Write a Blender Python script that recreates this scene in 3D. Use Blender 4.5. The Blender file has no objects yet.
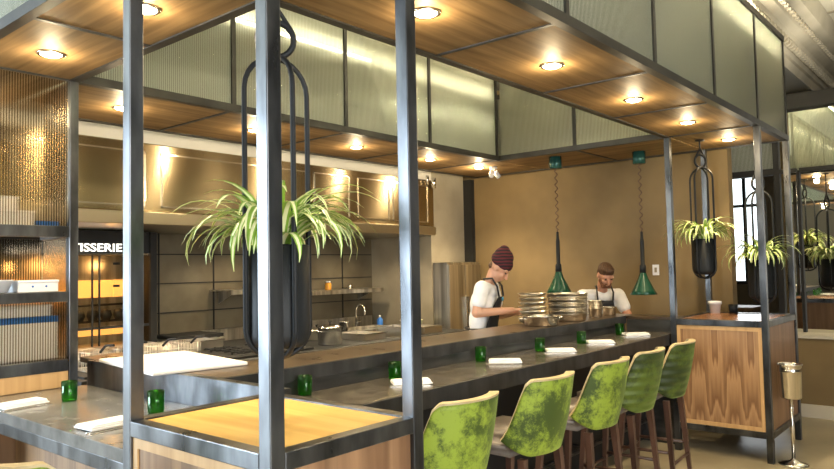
import bpy, bmesh, math, random
from math import sin, cos, pi, radians as RAD
from mathutils import Vector, Matrix, Euler
random.seed(7)
scene = bpy.context.scene
C = scene.collection

# ---------------------------------------------------------------- camera
cd = bpy.data.cameras.new('camera')
cam = bpy.data.objects.new('camera', cd); C.objects.link(cam)
yaw, pitch, roll = RAD(40.171), RAD(2.751), RAD(-1.151)
F = Vector((cos(yaw)*cos(pitch), sin(yaw)*cos(pitch), sin(pitch)))
R0 = Vector((sin(yaw), -cos(yaw), 0)); U0 = R0.cross(F)
R1 = cos(roll)*R0 + sin(roll)*U0; U1 = -sin(roll)*R0 + cos(roll)*U0
mw = Matrix((R1, U1, -F)).transposed().to_4x4()
mw.translation = Vector((-1.1502, -1.4825, 1.6))
cam.matrix_world = mw
cd.sensor_width = 36; cd.lens = 36*699.2/834
cd.clip_start = 0.05; cd.clip_end = 200
scene.camera = cam

# ---------------------------------------------------------------- world, lights, exposure
scene.view_settings.view_transform = 'Standard'
scene.view_settings.look = 'None'
scene.view_settings.gamma = 1
scene.view_settings.use_curve_mapping = False
scene.view_settings.exposure = 0.85
w = bpy.data.worlds.new('sky'); scene.world = w; w.use_nodes = True
bg = w.node_tree.nodes['Background']
bg.inputs[0].default_value = (0.88, 0.94, 1.0, 1); bg.inputs[1].default_value = 2.0

def area(name, loc, rot, sx, sy, power, col):
    l = bpy.data.lights.new(name, 'AREA'); l.shape = 'RECTANGLE'; l.size = sx; l.size_y = sy
    l.energy = power; l.color = col
    o = bpy.data.objects.new(name, l); C.objects.link(o); o.location = loc; o.rotation_euler = rot
    return o
# added fill lamps, unseen above the canopy, to brighten the ceiling
area('added_ceiling_fill', (5.2, .42, 3.72), (RAD(180), 0, 0), 1.2, .3, 140, (1.0, .88, .68))
area('added_ceiling_fill', (2.0, .42, 3.72), (RAD(180), 0, 0), 2.5, .3, 60, (1.0, .88, .68))
area('added_far_ceiling_fill', (7.40, -1.6, 3.46), (RAD(180), 0, 0), .1, 3.4, 22, (1.0, .92, .76))  # added lamp without a fixture, only there to lift the far ceiling
# daylight through the windows of the street sides
area('daylight_left', (-5.9, 7.6, 2.1), (0, RAD(-90), 0), 3.4, 5.6, 1000, (0.72, 0.86, 1.0))
area('daylight_front', (-2.2, -5.9, 2.1), (RAD(90), 0, 0), 6.0, 3.4, 270, (1.0, 0.98, 0.95)).data.specular_factor = .3
area('daylight_far', (11.9, 2.05, 2.2), (0, RAD(90), 0), 2.0, .6, 8, (0.95, 0.98, 1.0))

def point(name, loc, power, col, r=0.03):
    l = bpy.data.lights.new(name, 'POINT'); l.energy = power; l.color = col; l.shadow_soft_size = r; l.specular_factor = .25
    o = bpy.data.objects.new(name, l); C.objects.link(o); o.location = loc
    return o
def spot(name, loc, power, col, ang=120, blend=.6, r=0.03):
    l = bpy.data.lights.new(name, 'SPOT'); l.energy = power; l.color = col; l.shadow_soft_size = r
    l.spot_size = RAD(ang); l.spot_blend = blend
    o = bpy.data.objects.new(name, l); C.objects.link(o); o.location = loc
    return o
WARM = (1.0, 0.78, 0.47)

# ---------------------------------------------------------------- material helpers
def newmat(name):
    m = bpy.data.materials.new(name); m.use_nodes = True
    nt = m.node_tree; b = nt.nodes['Principled BSDF']
    return m, nt, b
def plain(name, col, rough=.5, metal=0., **kw):
    m, nt, b = newmat(name)
    b.inputs['Base Color'].default_value = (*col, 1); b.inputs['Roughness'].default_value = rough
    b.inputs['Metallic'].default_value = metal
    for k, v in kw.items(): b.inputs[k.replace('_', ' ')].default_value = v
    return m
def noisy(name, c1, c2, scale=(5,5,5), rough=.5, metal=0., detail=4, lo=.35, hi=.65, bump=0., rvar=0., nscale=1.0, gen='Object', dist=0., nrough=.5):
    m, nt, b = newmat(name)
    tc = nt.nodes.new('ShaderNodeTexCoord'); mp = nt.nodes.new('ShaderNodeMapping')
    mp.inputs['Scale'].default_value = scale
    nt.links.new(tc.outputs[gen], mp.inputs[0])
    n = nt.nodes.new('ShaderNodeTexNoise'); n.inputs['Scale'].default_value = nscale; n.inputs['Detail'].default_value = detail; n.inputs['Roughness'].default_value = nrough
    n.inputs['Distortion'].default_value = dist
    nt.links.new(mp.outputs[0], n.inputs['Vector'])
    r = nt.nodes.new('ShaderNodeValToRGB')
    r.color_ramp.elements[0].position = lo; r.color_ramp.elements[0].color = (*c1, 1)
    r.color_ramp.elements[1].position = hi; r.color_ramp.elements[1].color = (*c2, 1)
    nt.links.new(n.outputs[0], r.inputs[0]); nt.links.new(r.outputs[0], b.inputs['Base Color'])
    b.inputs['Roughness'].default_value = rough; b.inputs['Metallic'].default_value = metal
    if rvar:
        mr = nt.nodes.new('ShaderNodeMapRange'); mr.inputs[3].default_value = rough-rvar; mr.inputs[4].default_value = rough+rvar
        nt.links.new(n.outputs[0], mr.inputs[0]); nt.links.new(mr.outputs[0], b.inputs['Roughness'])
    if bump:
        bp = nt.nodes.new('ShaderNodeBump'); bp.inputs['Strength'].default_value = bump; bp.inputs['Distance'].default_value = .01
        nt.links.new(n.outputs[0], bp.inputs['Height']); nt.links.new(bp.outputs[0], b.inputs['Normal'])
    return m
def wood(name, c1, c2, axis, rough=.4, freq=26, plank=None, paxis=None):
    """grain along axis; optional plank seams across paxis"""
    m, nt, b = newmat(name)
    tc = nt.nodes.new('ShaderNodeTexCoord'); mp = nt.nodes.new('ShaderNodeMapping')
    sc = [freq]*3; sc['xyz'.index(axis)] = freq*.06
    mp.inputs['Scale'].default_value = sc
    nt.links.new(tc.outputs['Object'], mp.inputs[0])
    n = nt.nodes.new('ShaderNodeTexNoise'); n.inputs['Scale'].default_value = 1; n.inputs['Detail'].default_value = 5; n.inputs['Distortion'].default_value = .6
    nt.links.new(mp.outputs[0], n.inputs['Vector'])
    r = nt.nodes.new('ShaderNodeValToRGB')
    r.color_ramp.elements[0].position = .3; r.color_ramp.elements[0].color = (*c1, 1)
    r.color_ramp.elements[1].position = .7; r.color_ramp.elements[1].color = (*c2, 1)
    nt.links.new(n.outputs[0], r.inputs[0])
    out = r.outputs[0]
    if plank:
        sp = nt.nodes.new('ShaderNodeSeparateXYZ'); nt.links.new(tc.outputs['Object'], sp.inputs[0])
        def mth(op, a, bv):
            q = nt.nodes.new('ShaderNodeMath'); q.operation = op
            nt.links.new(a, q.inputs[0])
            if bv is not None: q.inputs[1].default_value = bv
            return q.outputs[0]
        dv = mth('DIVIDE', sp.outputs['xyz'.index(paxis)], plank)
        fl = mth('FLOOR', dv, None)
        wn = nt.nodes.new('ShaderNodeTexWhiteNoise'); wn.noise_dimensions = '1D'; nt.links.new(fl, wn.inputs['W'])
        mr = nt.nodes.new('ShaderNodeMapRange'); mr.inputs[3].default_value = .78; mr.inputs[4].default_value = 1.12
        nt.links.new(wn.outputs[0], mr.inputs[0])
        mx = nt.nodes.new('ShaderNodeMix'); mx.data_type = 'RGBA'; mx.blend_type = 'MULTIPLY'; mx.inputs[0].default_value = 1
        nt.links.new(out, mx.inputs[6]); nt.links.new(mr.outputs[0], mx.inputs[7]); out = mx.outputs[2]
    nt.links.new(out, b.inputs['Base Color'])
    b.inputs['Roughness'].default_value = rough
    return m
def veneer(name, c1, c2):
    """book-matched crown-cut veneer on a panel in the y-z plane"""
    m, nt, b = newmat(name)
    tc = nt.nodes.new('ShaderNodeTexCoord'); sp = nt.nodes.new('ShaderNodeSeparateXYZ')
    nt.links.new(tc.outputs['Object'], sp.inputs[0])
    def mth(op, a, bv=None, c=None):
        q = nt.nodes.new('ShaderNodeMath'); q.operation = op
        if hasattr(a, 'links'): nt.links.new(a, q.inputs[0])
        else: q.inputs[0].default_value = a
        if bv is not None:
            if hasattr(bv, 'links'): nt.links.new(bv, q.inputs[1])
            else: q.inputs[1].default_value = bv
        return q.outputs[0]
    y = mth('PINGPONG', sp.outputs[1], .14)
    z = sp.outputs[2]
    cb = nt.nodes.new('ShaderNodeCombineXYZ')
    nt.links.new(mth('MULTIPLY', y, 9), cb.inputs[1]); nt.links.new(mth('MULTIPLY', z, .9), cb.inputs[2])
    n = nt.nodes.new('ShaderNodeTexNoise'); n.inputs['Scale'].default_value = 1; n.inputs['Detail'].default_value = 3
    nt.links.new(cb.outputs[0], n.inputs['Vector'])
    v = mth('ADD', mth('MULTIPLY', n.outputs[0], 5.0), mth('MULTIPLY', z, 2.0))
    v = mth('FRACT', v)
    r = nt.nodes.new('ShaderNodeValToRGB')
    r.color_ramp.elements[0].position = 0; r.color_ramp.elements[0].color = (*c1, 1)
    r.color_ramp.elements[1].position = .75; r.color_ramp.elements[1].color = (*c2, 1)
    e = r.color_ramp.elements.new(.95); e.color = (*c1, 1)
    nt.links.new(v, r.inputs[0]); nt.links.new(r.outputs[0], b.inputs['Base Color'])
    b.inputs['Roughness'].default_value = .4
    return m
def emit(name, col, s):
    m, nt, b = newmat(name)
    b.inputs['Base Color'].default_value = (*col, 1)
    b.inputs['Emission Color'].default_value = (*col, 1); b.inputs['Emission Strength'].default_value = s
    return m
def reeded(name, axis, col, tmin, tmax, pitch=.014, rough=.18, refl=.25):
    """fluted glass: translucent and see-through stripes under a glossy skin"""
    m, nt, b = newmat(name); nt.nodes.remove(b)
    out = nt.nodes['Material Output']
    tc = nt.nodes.new('ShaderNodeTexCoord'); sp = nt.nodes.new('ShaderNodeSeparateXYZ')
    nt.links.new(tc.outputs['Object'], sp.inputs[0])
    q = nt.nodes.new('ShaderNodeMath'); q.operation = 'MULTIPLY'; q.inputs[1].default_value = 2*pi/pitch
    nt.links.new(sp.outputs['xyz'.index(axis)], q.inputs[0])
    s = nt.nodes.new('ShaderNodeMath'); s.operation = 'SINE'; nt.links.new(q.outputs[0], s.inputs[0])
    mr = nt.nodes.new('ShaderNodeMapRange'); mr.inputs[1].default_value = -1; mr.inputs[3].default_value = tmin; mr.inputs[4].default_value = tmax
    nt.links.new(s.outputs[0], mr.inputs[0])
    bp = nt.nodes.new('ShaderNodeBump'); bp.inputs['Strength'].default_value = .6; bp.inputs['Distance'].default_value = .003
    nt.links.new(s.outputs[0], bp.inputs['Height'])
    tr = nt.nodes.new('ShaderNodeBsdfTranslucent'); tr.inputs[0].default_value = (*col, 1)
    df = nt.nodes.new('ShaderNodeBsdfDiffuse'); df.inputs[0].default_value = (*col, 1)
    tp = nt.nodes.new('ShaderNodeBsdfTransparent'); tp.inputs[0].default_value = (.92, .95, .90, 1)
    gl = nt.nodes.new('ShaderNodeBsdfGlossy'); gl.inputs['Roughness'].default_value = rough
    nt.links.new(bp.outputs[0], gl.inputs['Normal'])
    m0 = nt.nodes.new('ShaderNodeMixShader'); m0.inputs[0].default_value = .3
    nt.links.new(tr.outputs[0], m0.inputs[1]); nt.links.new(df.outputs[0], m0.inputs[2])
    m1 = nt.nodes.new('ShaderNodeMixShader'); nt.links.new(mr.outputs[0], m1.inputs[0])
    nt.links.new(m0.outputs[0], m1.inputs[1]); nt.links.new(tp.outputs[0], m1.inputs[2])
    m2 = nt.nodes.new('ShaderNodeMixShader'); m2.inputs[0].default_value = refl
    lw = nt.nodes.new('ShaderNodeLayerWeight'); lw.inputs[0].default_value = refl
    nt.links.new(lw.outputs['Fresnel'], m2.inputs[0])
    nt.links.new(m1.outputs[0], m2.inputs[1]); nt.links.new(gl.outputs[0], m2.inputs[2])
    nt.links.new(m2.outputs[0], out.inputs[0])
    return m
def clearglass(name, col=(.95,.97,.96), t=.9):
    m, nt, b = newmat(name); nt.nodes.remove(b); out = nt.nodes['Material Output']
    tp = nt.nodes.new('ShaderNodeBsdfTransparent'); tp.inputs[0].default_value = (*col, 1)
    gl = nt.nodes.new('ShaderNodeBsdfGlossy'); gl.inputs['Roughness'].default_value = .03
    m1 = nt.nodes.new('ShaderNodeMixShader'); lw = nt.nodes.new('ShaderNodeLayerWeight'); lw.inputs[0].default_value = .35
    nt.links.new(lw.outputs['Fresnel'], m1.inputs[0])
    nt.links.new(tp.outputs[0], m1.inputs[1]); nt.links.new(gl.outputs[0], m1.inputs[2]); nt.links.new(m1.outputs[0], out.inputs[0])
    return m

M = dict(
 steel = noisy('blackened_steel', (.055,.058,.062), (.16,.168,.178), (9,9,3), .30, .85, rvar=.08, bump=.05),
 darksteel = noisy('dark_steel', (.03,.032,.034), (.07,.072,.075), (9,9,3), .5, .6),
 beam = noisy('beam_steel', (.014,.013,.011), (.034,.032,.026), (6,6,6), .5, .1),
 soffit_x = wood('walnut_soffit_long', (.14,.086,.038), (.27,.175,.082), 'x', .6, 22),
 soffit_y = wood('walnut_soffit_short', (.14,.086,.038), (.27,.175,.082), 'y', .6, 22),
 oak = wood('oak_top', (.66,.38,.085), (.86,.55,.16), 'y', .45, 16),
 redtop = wood('walnut_top', (.26,.11,.05), (.42,.20,.09), 'x', .25, 16),
 slat = wood('cabinet_boards', (.15,.075,.035), (.34,.195,.10), 'z', .5, 14, .05, 'x'),
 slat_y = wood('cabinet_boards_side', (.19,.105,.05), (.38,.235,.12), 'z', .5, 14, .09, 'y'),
 palewood = wood('pale_frame', (.50,.30,.13), (.64,.42,.20), 'z', .5, 20),
 veneer = veneer('walnut_veneer', (.22,.115,.055), (.44,.265,.135)),
 brownwood = wood('end_panel', (.20,.11,.06), (.34,.20,.11), 'z', .5, 16),
 stone = noisy('counter_stone', (.050,.044,.036), (.125,.112,.093), (9,9,9), .2, 0, rvar=.06, detail=8, lo=.3, hi=.7),
 stone_lit = noisy('counter_stone_lit', (.10,.10,.098), (.20,.20,.195), (9,9,9), .2, 0, rvar=.06, detail=8, lo=.3, hi=.7),  # lighter copy of the counter stone; window light is put into its colour
 ledge = noisy('ledge_metal', (.055,.038,.024), (.13,.09,.055), (8,3,8), .3, .3, rvar=.08),
 riser = noisy('riser_metal', (.055,.056,.056), (.105,.105,.10), (3,3,14), .35, .6, rvar=.1),
 black = plain('black_paint', (.010,.010,.010), .7),
 stainless = noisy('stainless_reflection_streaks', (.34,.32,.28), (.74,.71,.64), (16,16,.5), .34, 1., bump=.0),  # tall pale streaks paint reflections into the steel colour
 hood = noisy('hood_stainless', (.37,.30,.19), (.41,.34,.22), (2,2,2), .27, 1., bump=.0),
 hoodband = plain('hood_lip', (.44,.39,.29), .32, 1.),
 chrome = plain('polished_steel', (.82,.80,.76), .16, 1.),
 pansteel = plain('pan_steel', (.78,.74,.66), .28, 1.),
 floor = noisy('polished_concrete', (.27,.225,.145), (.47,.41,.285), (1.6,1.6,1.6), .38, 0, rvar=.12, detail=9, lo=.3, hi=.7),
 tan = noisy('tan_plaster', (.18,.125,.055), (.225,.157,.070), (2,2,2), .75, 0, detail=3),
 greige = noisy('greige_plaster', (.24,.21,.155), (.31,.275,.205), (3,3,3), .7, 0, detail=6),
 cream = plain('cream_paint', (.55,.51,.42), .7),
 room = plain('room_paint', (.10,.085,.06), .8),
 cornice = noisy('cornice_plaster', (.36,.33,.25), (.44,.40,.31), (3,3,3), .7),
 ceil = noisy('ceiling_paint', (.52,.49,.39), (.58,.55,.44), (1,1,1), .8),
 kwall = noisy('kitchen_wall_panels', (.105,.085,.052), (.16,.135,.088), (3,3,3), .45, .1, detail=5),
 white = plain('white_linen', (.85,.86,.88), .8),
 board = plain('white_board', (.88,.86,.84), .5),
 velvet = noisy('crushed_green_velvet', (.035,.065,.006), (.27,.37,.035), (1,1,1), .6, 0, nscale=12, detail=15, lo=.485, hi=.56, dist=.1, nrough=.82),
 velvetdark = noisy('channelled_green_velvet', (.018,.035,.005), (.085,.13,.012), (1,1,1), .6, 0, nscale=13, detail=15, lo=.49, hi=.58, dist=.1, nrough=.75),
 leather = noisy('grey_leather', (.13,.11,.095), (.20,.175,.155), (14,14,14), .38),
 trim = noisy('cream_trim', (.44,.35,.19), (.58,.48,.28), (10,10,10), .5),
 legwood = wood('leg_wood', (.05,.025,.018), (.13,.07,.05), 'z', .35, 20),
 leaf = plain('leaf_green', (.24,.42,.05), .4),
 leafpale = plain('leaf_cream_stripe', (.86,.88,.52), .45),
 potblack = plain('pot_black', (.012,.014,.016), .5, .0, Specular_IOR_Level=.25),
 skin = plain('skin', (.55,.30,.19), .5, Subsurface_Weight=.1),
 skin2 = plain('skin_ruddy', (.56,.29,.19), .5, Subsurface_Weight=.1),
 shirt = noisy('white_shirt', (.74,.74,.74), (.84,.84,.84), (12,12,12), .8, bump=.3),
 apron = plain('black_apron', (.010,.011,.014), .7),
 trouser = plain('dark_trousers', (.02,.02,.025), .8),
 hairbrown = noisy('brown_hair', (.06,.03,.015), (.13,.065,.03), (90,90,30), .6, bump=.5),
 lampgreen = plain('lamp_green_enamel', (.006,.062,.034), .22, .1),
 lampinner = plain('lamp_white_inside', (.85,.78,.6), .5),
 cord = plain('dark_red_cord', (.09,.04,.03), .5),
 plastic_w = plain('white_plastic', (.80,.81,.84), .4),
 led = emit('led_tube', (1.0,.88,.64), 25.0),
 ledf = emit('led_tube_front', (1.0,.88,.62), 110.0),
 bulb = emit('warm_bulb', (1.0,.80,.48), 26.0),
 glow = emit('rotisserie_burner', (1.0,.50,.14), .7),
 orange = plain('orange_juice', (.75,.33,.03), .3),
 blue = plain('blue_plastic', (.03,.16,.55), .35),
 mirror = plain('mirror_silver', (.80,.80,.76), .015, 1.),
 pane_x = reeded('reeded_glass_long', 'x', (.60,.62,.53), .12, .92),
 pane_y = reeded('reeded_glass_short', 'y', (.60,.62,.53), .12, .92),
 shelfglass = reeded('reeded_shelf_glass', 'x', (.50,.46,.38), .50, 1.0, .0135, .15, .10),
 clear = clearglass('window_glass'), cream2 = plain('bright_band', (.50,.48,.43), .7),
 ovenglass = clearglass('oven_glass', (.9,.85,.75)),
)
def fluted(name, ax):
    m, nt, b = newmat(name); nt.nodes.remove(b); out = nt.nodes['Material Output']
    tc = nt.nodes.new('ShaderNodeTexCoord'); sp = nt.nodes.new('ShaderNodeSeparateXYZ'); nt.links.new(tc.outputs['Object'], sp.inputs[0])
    q = nt.nodes.new('ShaderNodeMath'); q.operation = 'MULTIPLY'; q.inputs[1].default_value = 2*pi/.0135; nt.links.new(sp.outputs[ax], q.inputs[0])
    s_ = nt.nodes.new('ShaderNodeMath'); s_.operation = 'SINE'; nt.links.new(q.outputs[0], s_.inputs[0])
    rp = nt.nodes.new('ShaderNodeValToRGB'); rp.color_ramp.elements[0].position = .1; rp.color_ramp.elements[0].color = (.60,.55,.46,1)
    rp.color_ramp.elements[1].position = .7; rp.color_ramp.elements[1].color = (1,.98,.94,1)
    mr = nt.nodes.new('ShaderNodeMapRange'); mr.inputs[1].default_value = -1; nt.links.new(s_.outputs[0], mr.inputs[0]); nt.links.new(mr.outputs[0], rp.inputs[0])
    rf = nt.nodes.new('ShaderNodeBsdfRefraction'); rf.inputs['IOR'].default_value = 1.45; rf.inputs['Roughness'].default_value = .2; nt.links.new(rp.outputs[0], rf.inputs[0])
    tp = nt.nodes.new('ShaderNodeBsdfTransparent'); nt.links.new(rp.outputs[0], tp.inputs[0])
    a = nt.nodes.new('ShaderNodeMixShader'); a.inputs[0].default_value = .18; nt.links.new(rf.outputs[0], a.inputs[1]); nt.links.new(tp.outputs[0], a.inputs[2])
    gl = nt.nodes.new('ShaderNodeBsdfGlossy'); gl.inputs['Roughness'].default_value = .2
    lw = nt.nodes.new('ShaderNodeLayerWeight'); lw.inputs[0].default_value = .12
    c = nt.nodes.new('ShaderNodeMixShader'); nt.links.new(lw.outputs['Fresnel'], c.inputs[0]); nt.links.new(a.outputs[0], c.inputs[1]); nt.links.new(gl.outputs[0], c.inputs[2])
    nt.links.new(c.outputs[0], out.inputs[0]); return m
M['shelfglass'] = fluted('fluted_shelf_glass', 0); M['sideglass'] = fluted('fluted_side_glass', 1)
def greenglass():
    m, nt, b = newmat('green_tumbler_glass'); nt.nodes.remove(b); out = nt.nodes['Material Output']
    tc = nt.nodes.new('ShaderNodeTexCoord'); n = nt.nodes.new('ShaderNodeTexNoise'); n.inputs['Scale'].default_value = 26
    mp = nt.nodes.new('ShaderNodeMapping'); mp.inputs['Scale'].default_value = (1,1,.2)
    nt.links.new(tc.outputs['Object'], mp.inputs[0]); nt.links.new(mp.outputs[0], n.inputs['Vector'])
    bp = nt.nodes.new('ShaderNodeBump'); bp.inputs['Strength'].default_value = .5; bp.inputs['Distance'].default_value = .004
    nt.links.new(n.outputs[0], bp.inputs['Height'])
    tp = nt.nodes.new('ShaderNodeBsdfTransparent'); tp.inputs[0].default_value = (.26,.68,.14,1)
    gl = nt.nodes.new('ShaderNodeBsdfGlossy'); gl.inputs['Roughness'].default_value = .08; gl.inputs[0].default_value = (.75,1,.75,1)
    tl = nt.nodes.new('ShaderNodeBsdfTranslucent'); tl.inputs[0].default_value = (.10,.55,.06,1)
    nt.links.new(bp.outputs[0], gl.inputs['Normal'])
    a = nt.nodes.new('ShaderNodeMixShader'); a.inputs[0].default_value = .28
    nt.links.new(tp.outputs[0], a.inputs[1]); nt.links.new(tl.outputs[0], a.inputs[2])
    m1 = nt.nodes.new('ShaderNodeMixShader'); lw = nt.nodes.new('ShaderNodeLayerWeight'); lw.inputs[0].default_value = .35
    nt.links.new(bp.outputs[0], lw.inputs['Normal'])
    nt.links.new(lw.outputs['Fresnel'], m1.inputs[0]); nt.links.new(a.outputs[0], m1.inputs[1]); nt.links.new(gl.outputs[0], m1.inputs[2])
    nt.links.new(m1.outputs[0], out.inputs[0]); return m
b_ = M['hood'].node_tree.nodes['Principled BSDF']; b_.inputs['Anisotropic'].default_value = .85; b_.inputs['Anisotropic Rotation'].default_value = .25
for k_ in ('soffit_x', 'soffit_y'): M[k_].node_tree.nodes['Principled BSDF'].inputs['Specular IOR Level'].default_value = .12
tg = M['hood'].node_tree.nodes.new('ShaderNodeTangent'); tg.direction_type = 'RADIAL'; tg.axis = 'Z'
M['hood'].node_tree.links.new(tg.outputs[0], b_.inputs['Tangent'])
M['green'] = greenglass()
for n_ in M['ovenglass'].node_tree.nodes:
    if n_.type == 'LAYER_WEIGHT': n_.inputs[0].default_value = .06
    if n_.type == 'BSDF_GLOSSY': n_.inputs['Roughness'].default_value = .15

# ---------------------------------------------------------------- mesh helpers
class MB:
    def __init__(s): s.bm = bmesh.new()
    def box(s, x0, x1, y0, y1, z0, z1, bev=0, mi=0):
        r = bmesh.ops.create_cube(s.bm, size=1)
        vs = r['verts']
        for v in vs: v.co = Vector(((x0+x1)/2+v.co.x*(x1-x0), (y0+y1)/2+v.co.y*(y1-y0), (z0+z1)/2+v.co.z*(z1-z0)))
        fs = set(f for v in vs for f in v.link_faces)
        for f in fs: f.material_index = mi
        if bev:
            es = set(e for v in vs for e in v.link_edges)
            bmesh.ops.bevel(s.bm, geom=list(es), offset=bev, segments=2, affect='EDGES', profile=.5)
        return s
    def tube(s, pts, r, n=10, closed=False, mi=0, rs=None):
        pts = [Vector(p) for p in pts]; rings = []; m = len(pts)
        up = None
        for i, p in enumerate(pts):
            if closed: d = pts[(i+1) % m]-pts[i-1]
            else: d = pts[min(i+1, m-1)]-pts[max(i-1, 0)]
            d.normalize()
            if up is None: up = Vector((0,0,1)) if abs(d.z) < .9 else Vector((1,0,0))
            a = d.cross(up)
            if a.length < 1e-4: a = d.cross(Vector((0,1,0)))
            a.normalize(); b = a.cross(d).normalized(); up = b
            rr = rs[i] if rs else r
            rings.append([s.bm.verts.new(p + rr*(cos(2*pi*k/n)*a + sin(2*pi*k/n)*b)) for k in range(n)])
        rng = m if closed else m-1
        for i in range(rng):
            A, B = rings[i], rings[(i+1) % m]
            for k in range(n):
                f = s.bm.faces.new((A[k], A[(k+1) % n], B[(k+1) % n], B[k])); f.smooth = True; f.material_index = mi
        if not closed:
            f = s.bm.faces.new(rings[0]); f.material_index = mi
            f = s.bm.faces.new(list(reversed(rings[-1]))); f.material_index = mi
        return s
    def lathe(s, prof, c=(0,0,0), n=28, mi=0, smooth=True, mat=None):
        c = Vector(c); rings = []
        for r, z in prof:
            if r < 1e-5: vv = [s.bm.verts.new(c+Vector((0,0,z)))]
            else: vv = [s.bm.verts.new(c+Vector((r*cos(2*pi*k/n), r*sin(2*pi*k/n), z))) for k in range(n)]
            rings.append(vv)
        for A, B in zip(rings, rings[1:]):
            for k in range(n):
                a0, a1 = A[k % len(A)], A[(k+1) % len(A)]; b0, b1 = B[k % len(B)], B[(k+1) % len(B)]
                vs = []
                for v in (a0, a1, b1, b0):
                    if v not in vs: vs.append(v)
                if len(vs) > 2:
                    f = s.bm.faces.new(vs); f.smooth = smooth; f.material_index = mi
        if mat:
            for rg in rings:
                for v in rg: v.co = mat @ v.co
        return s
    def prism(s, poly, axis, a0, a1, mi=0):
        """poly: 2D points; extruded along axis"""
        def mk(p, t):
            if axis == 'x': return Vector((t, p[0], p[1]))
            if axis == 'y': return Vector((p[0], t, p[1]))
            return Vector((p[0], p[1], t))
        A = [s.bm.verts.new(mk(p, a0)) for p in poly]; B = [s.bm.verts.new(mk(p, a1)) for p in poly]
        n = len(poly)
        fs = [s.bm.faces.new(A), s.bm.faces.new(list(reversed(B)))]
        for k in range(n): fs.append(s.bm.faces.new((A[k], B[k], B[(k+1) % n], A[(k+1) % n])))
        for f in fs: f.material_index = mi
        return s
    def build(s, name, mats, parent=None, smooth=None):
        bmesh.ops.recalc_face_normals(s.bm, faces=s.bm.faces[:])
        me = bpy.data.meshes.new(name); s.bm.to_mesh(me); s.bm.free()
        if not isinstance(mats, (list, tuple)): mats = [mats]
        for m in mats: me.materials.append(M[m] if isinstance(m, str) else m)
        o = bpy.data.objects.new(name, me); C.objects.link(o)
        if parent: o.parent = parent
        return o
def tag(o, label=None, cat=None, group=None, kind=None):
    if label: o['label'] = label
    if cat: o['category'] = cat
    if group: o['group'] = group
    if kind: o['kind'] = kind
    return o
def thing(name, label, cat, loc=(0,0,0), rz=0, group=None):
    o = bpy.data.objects.new(name, None); C.objects.link(o); o.empty_display_size = .1
    o.location = loc; o.rotation_euler = (0,0,rz)
    return tag(o, label, cat, group)
def struct(o, label=None):
    o['kind'] = 'structure'
    if label: o['label'] = label
    return o
def copy_tree(o, parent=None):
    c = o.copy(); C.objects.link(c)
    if parent: c.parent = parent
    for ch in [k for k in bpy.data.objects if k.parent == o]: copy_tree(ch, c)
    return c
def boxo(name, mat, b, parent=None, bev=0):
    return MB().box(*b, bev=bev).build(name, mat, parent)

# ================================================================= SETTING
FZ = 4.45
struct(boxo('floor', 'floor', (-6.3, 12.2, -6.3, 10.7, -.1, 0)), 'mottled tan polished concrete floor')
struct(boxo('ceiling', 'ceil', (-6.3, 12.2, -6.3, 10.7, FZ, FZ+.1)), 'pale beige ceiling above the canopy')
kw = MB().box(-1.3, 12.2, 4.7, 4.9, 0, FZ)
o = struct(kw.build('wall_back', 'kwall'), 'grey-brown panelled kitchen wall')
# seams of the kitchen wall panels are thin cover strips
ms = MB()
for x in (2.35, 2.95, 3.55, 4.15, 4.75): ms.box(x-.006, x+.006, 4.69, 4.70, 0, 2.1)
for z in (1.22, 1.5, 1.78): ms.box(2.15, 5.25, 4.69, 4.70, z-.005, z+.005)
struct(ms.build('trim_1', 'black'))
def windowed_wall(name, axis, at, t, a0, a1, wins, z0, z1, mat):
    m = MB()
    def bx(p, q, zz0, zz1):
        if axis == 'x': m.box(at-t/2, at+t/2, p, q, zz0, zz1)
        else: m.box(p, q, at-t/2, at+t/2, zz0, zz1)
    bx(a0, a1, 0, z0); bx(a0, a1, z1, FZ)
    cur = a0
    for p, q in wins: bx(cur, p, z0, z1); cur = q
    bx(cur, a1, z0, z1)
    return struct(m.build(name, mat))
windowed_wall('wall_left', 'x', -6.15, .2, -6.3, 10.7, [(4.8,7.4), (7.8,10.4)], .5, 3.8, 'room')
struct(boxo('wall_end', 'room', (-6.3, 12.2, 10.7, 10.9, 0, FZ)))
struct(boxo('wall_side', 'room', (-1.3, -1.1, 4.9, 10.7, 0, FZ)))
windowed_wall('wall_front', 'y', -6.15, .2, -6.3, 12.2, [(-5.2,-2.4), (-1.9,.9)], .5, 3.8, 'room')
windowed_wall('wall_far', 'x', 12.05, .2, -6.3, 5.0, [(1.75,2.35)], 1.2, 3.2, 'room')
wn = 1
def window(axis, at, p, q, z0, z1):
    global wn
    m = MB(); g = MB(); t = .03
    def bx(mm, a, b, c, d, h):
        if axis == 'x': mm.box(at-h, at+h, a, b, c, d)
        else: mm.box(a, b, at-h, at+h, c, d)
    for a, b, c, d in ((p, p+.06, z0, z1), (q-.06, q, z0, z1), (p+.06, q-.06, z0, z0+.06), (p+.06, q-.06, z1-.06, z1), ((p+q)/2-.025, (p+q)/2+.025, z0+.06, z1-.06), (p+.06, q-.06, z0+(z1-z0)*.68, z0+(z1-z0)*.68+.05)):
        bx(m, a, b, c, d, t)
    bx(g, p+.06, q-.06, z0+.06, z1-.06, .004)
    o = struct(m.build(f'window_{wn}', 'black')); g.build('glass_pane', 'clear', o); wn += 1
for p, q in [(4.8,7.4), (7.8,10.4)]: window('x', -6.15, p, q, .5, 3.8)
for p, q in [(-5.2,-2.4), (-1.9,.9)]: window('y', -6.15, p, q, .5, 3.8)
for p, q in [(1.75,2.35)]: window('x', 12.05, p, q, 1.2, 3.2)
# tan wall closing the kitchen on the right
struct(boxo('wall_right', 'tan', (6.0, 6.14, .57, 4.7, 0, 3.75)), 'tan plaster wall behind the two cooks')
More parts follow.
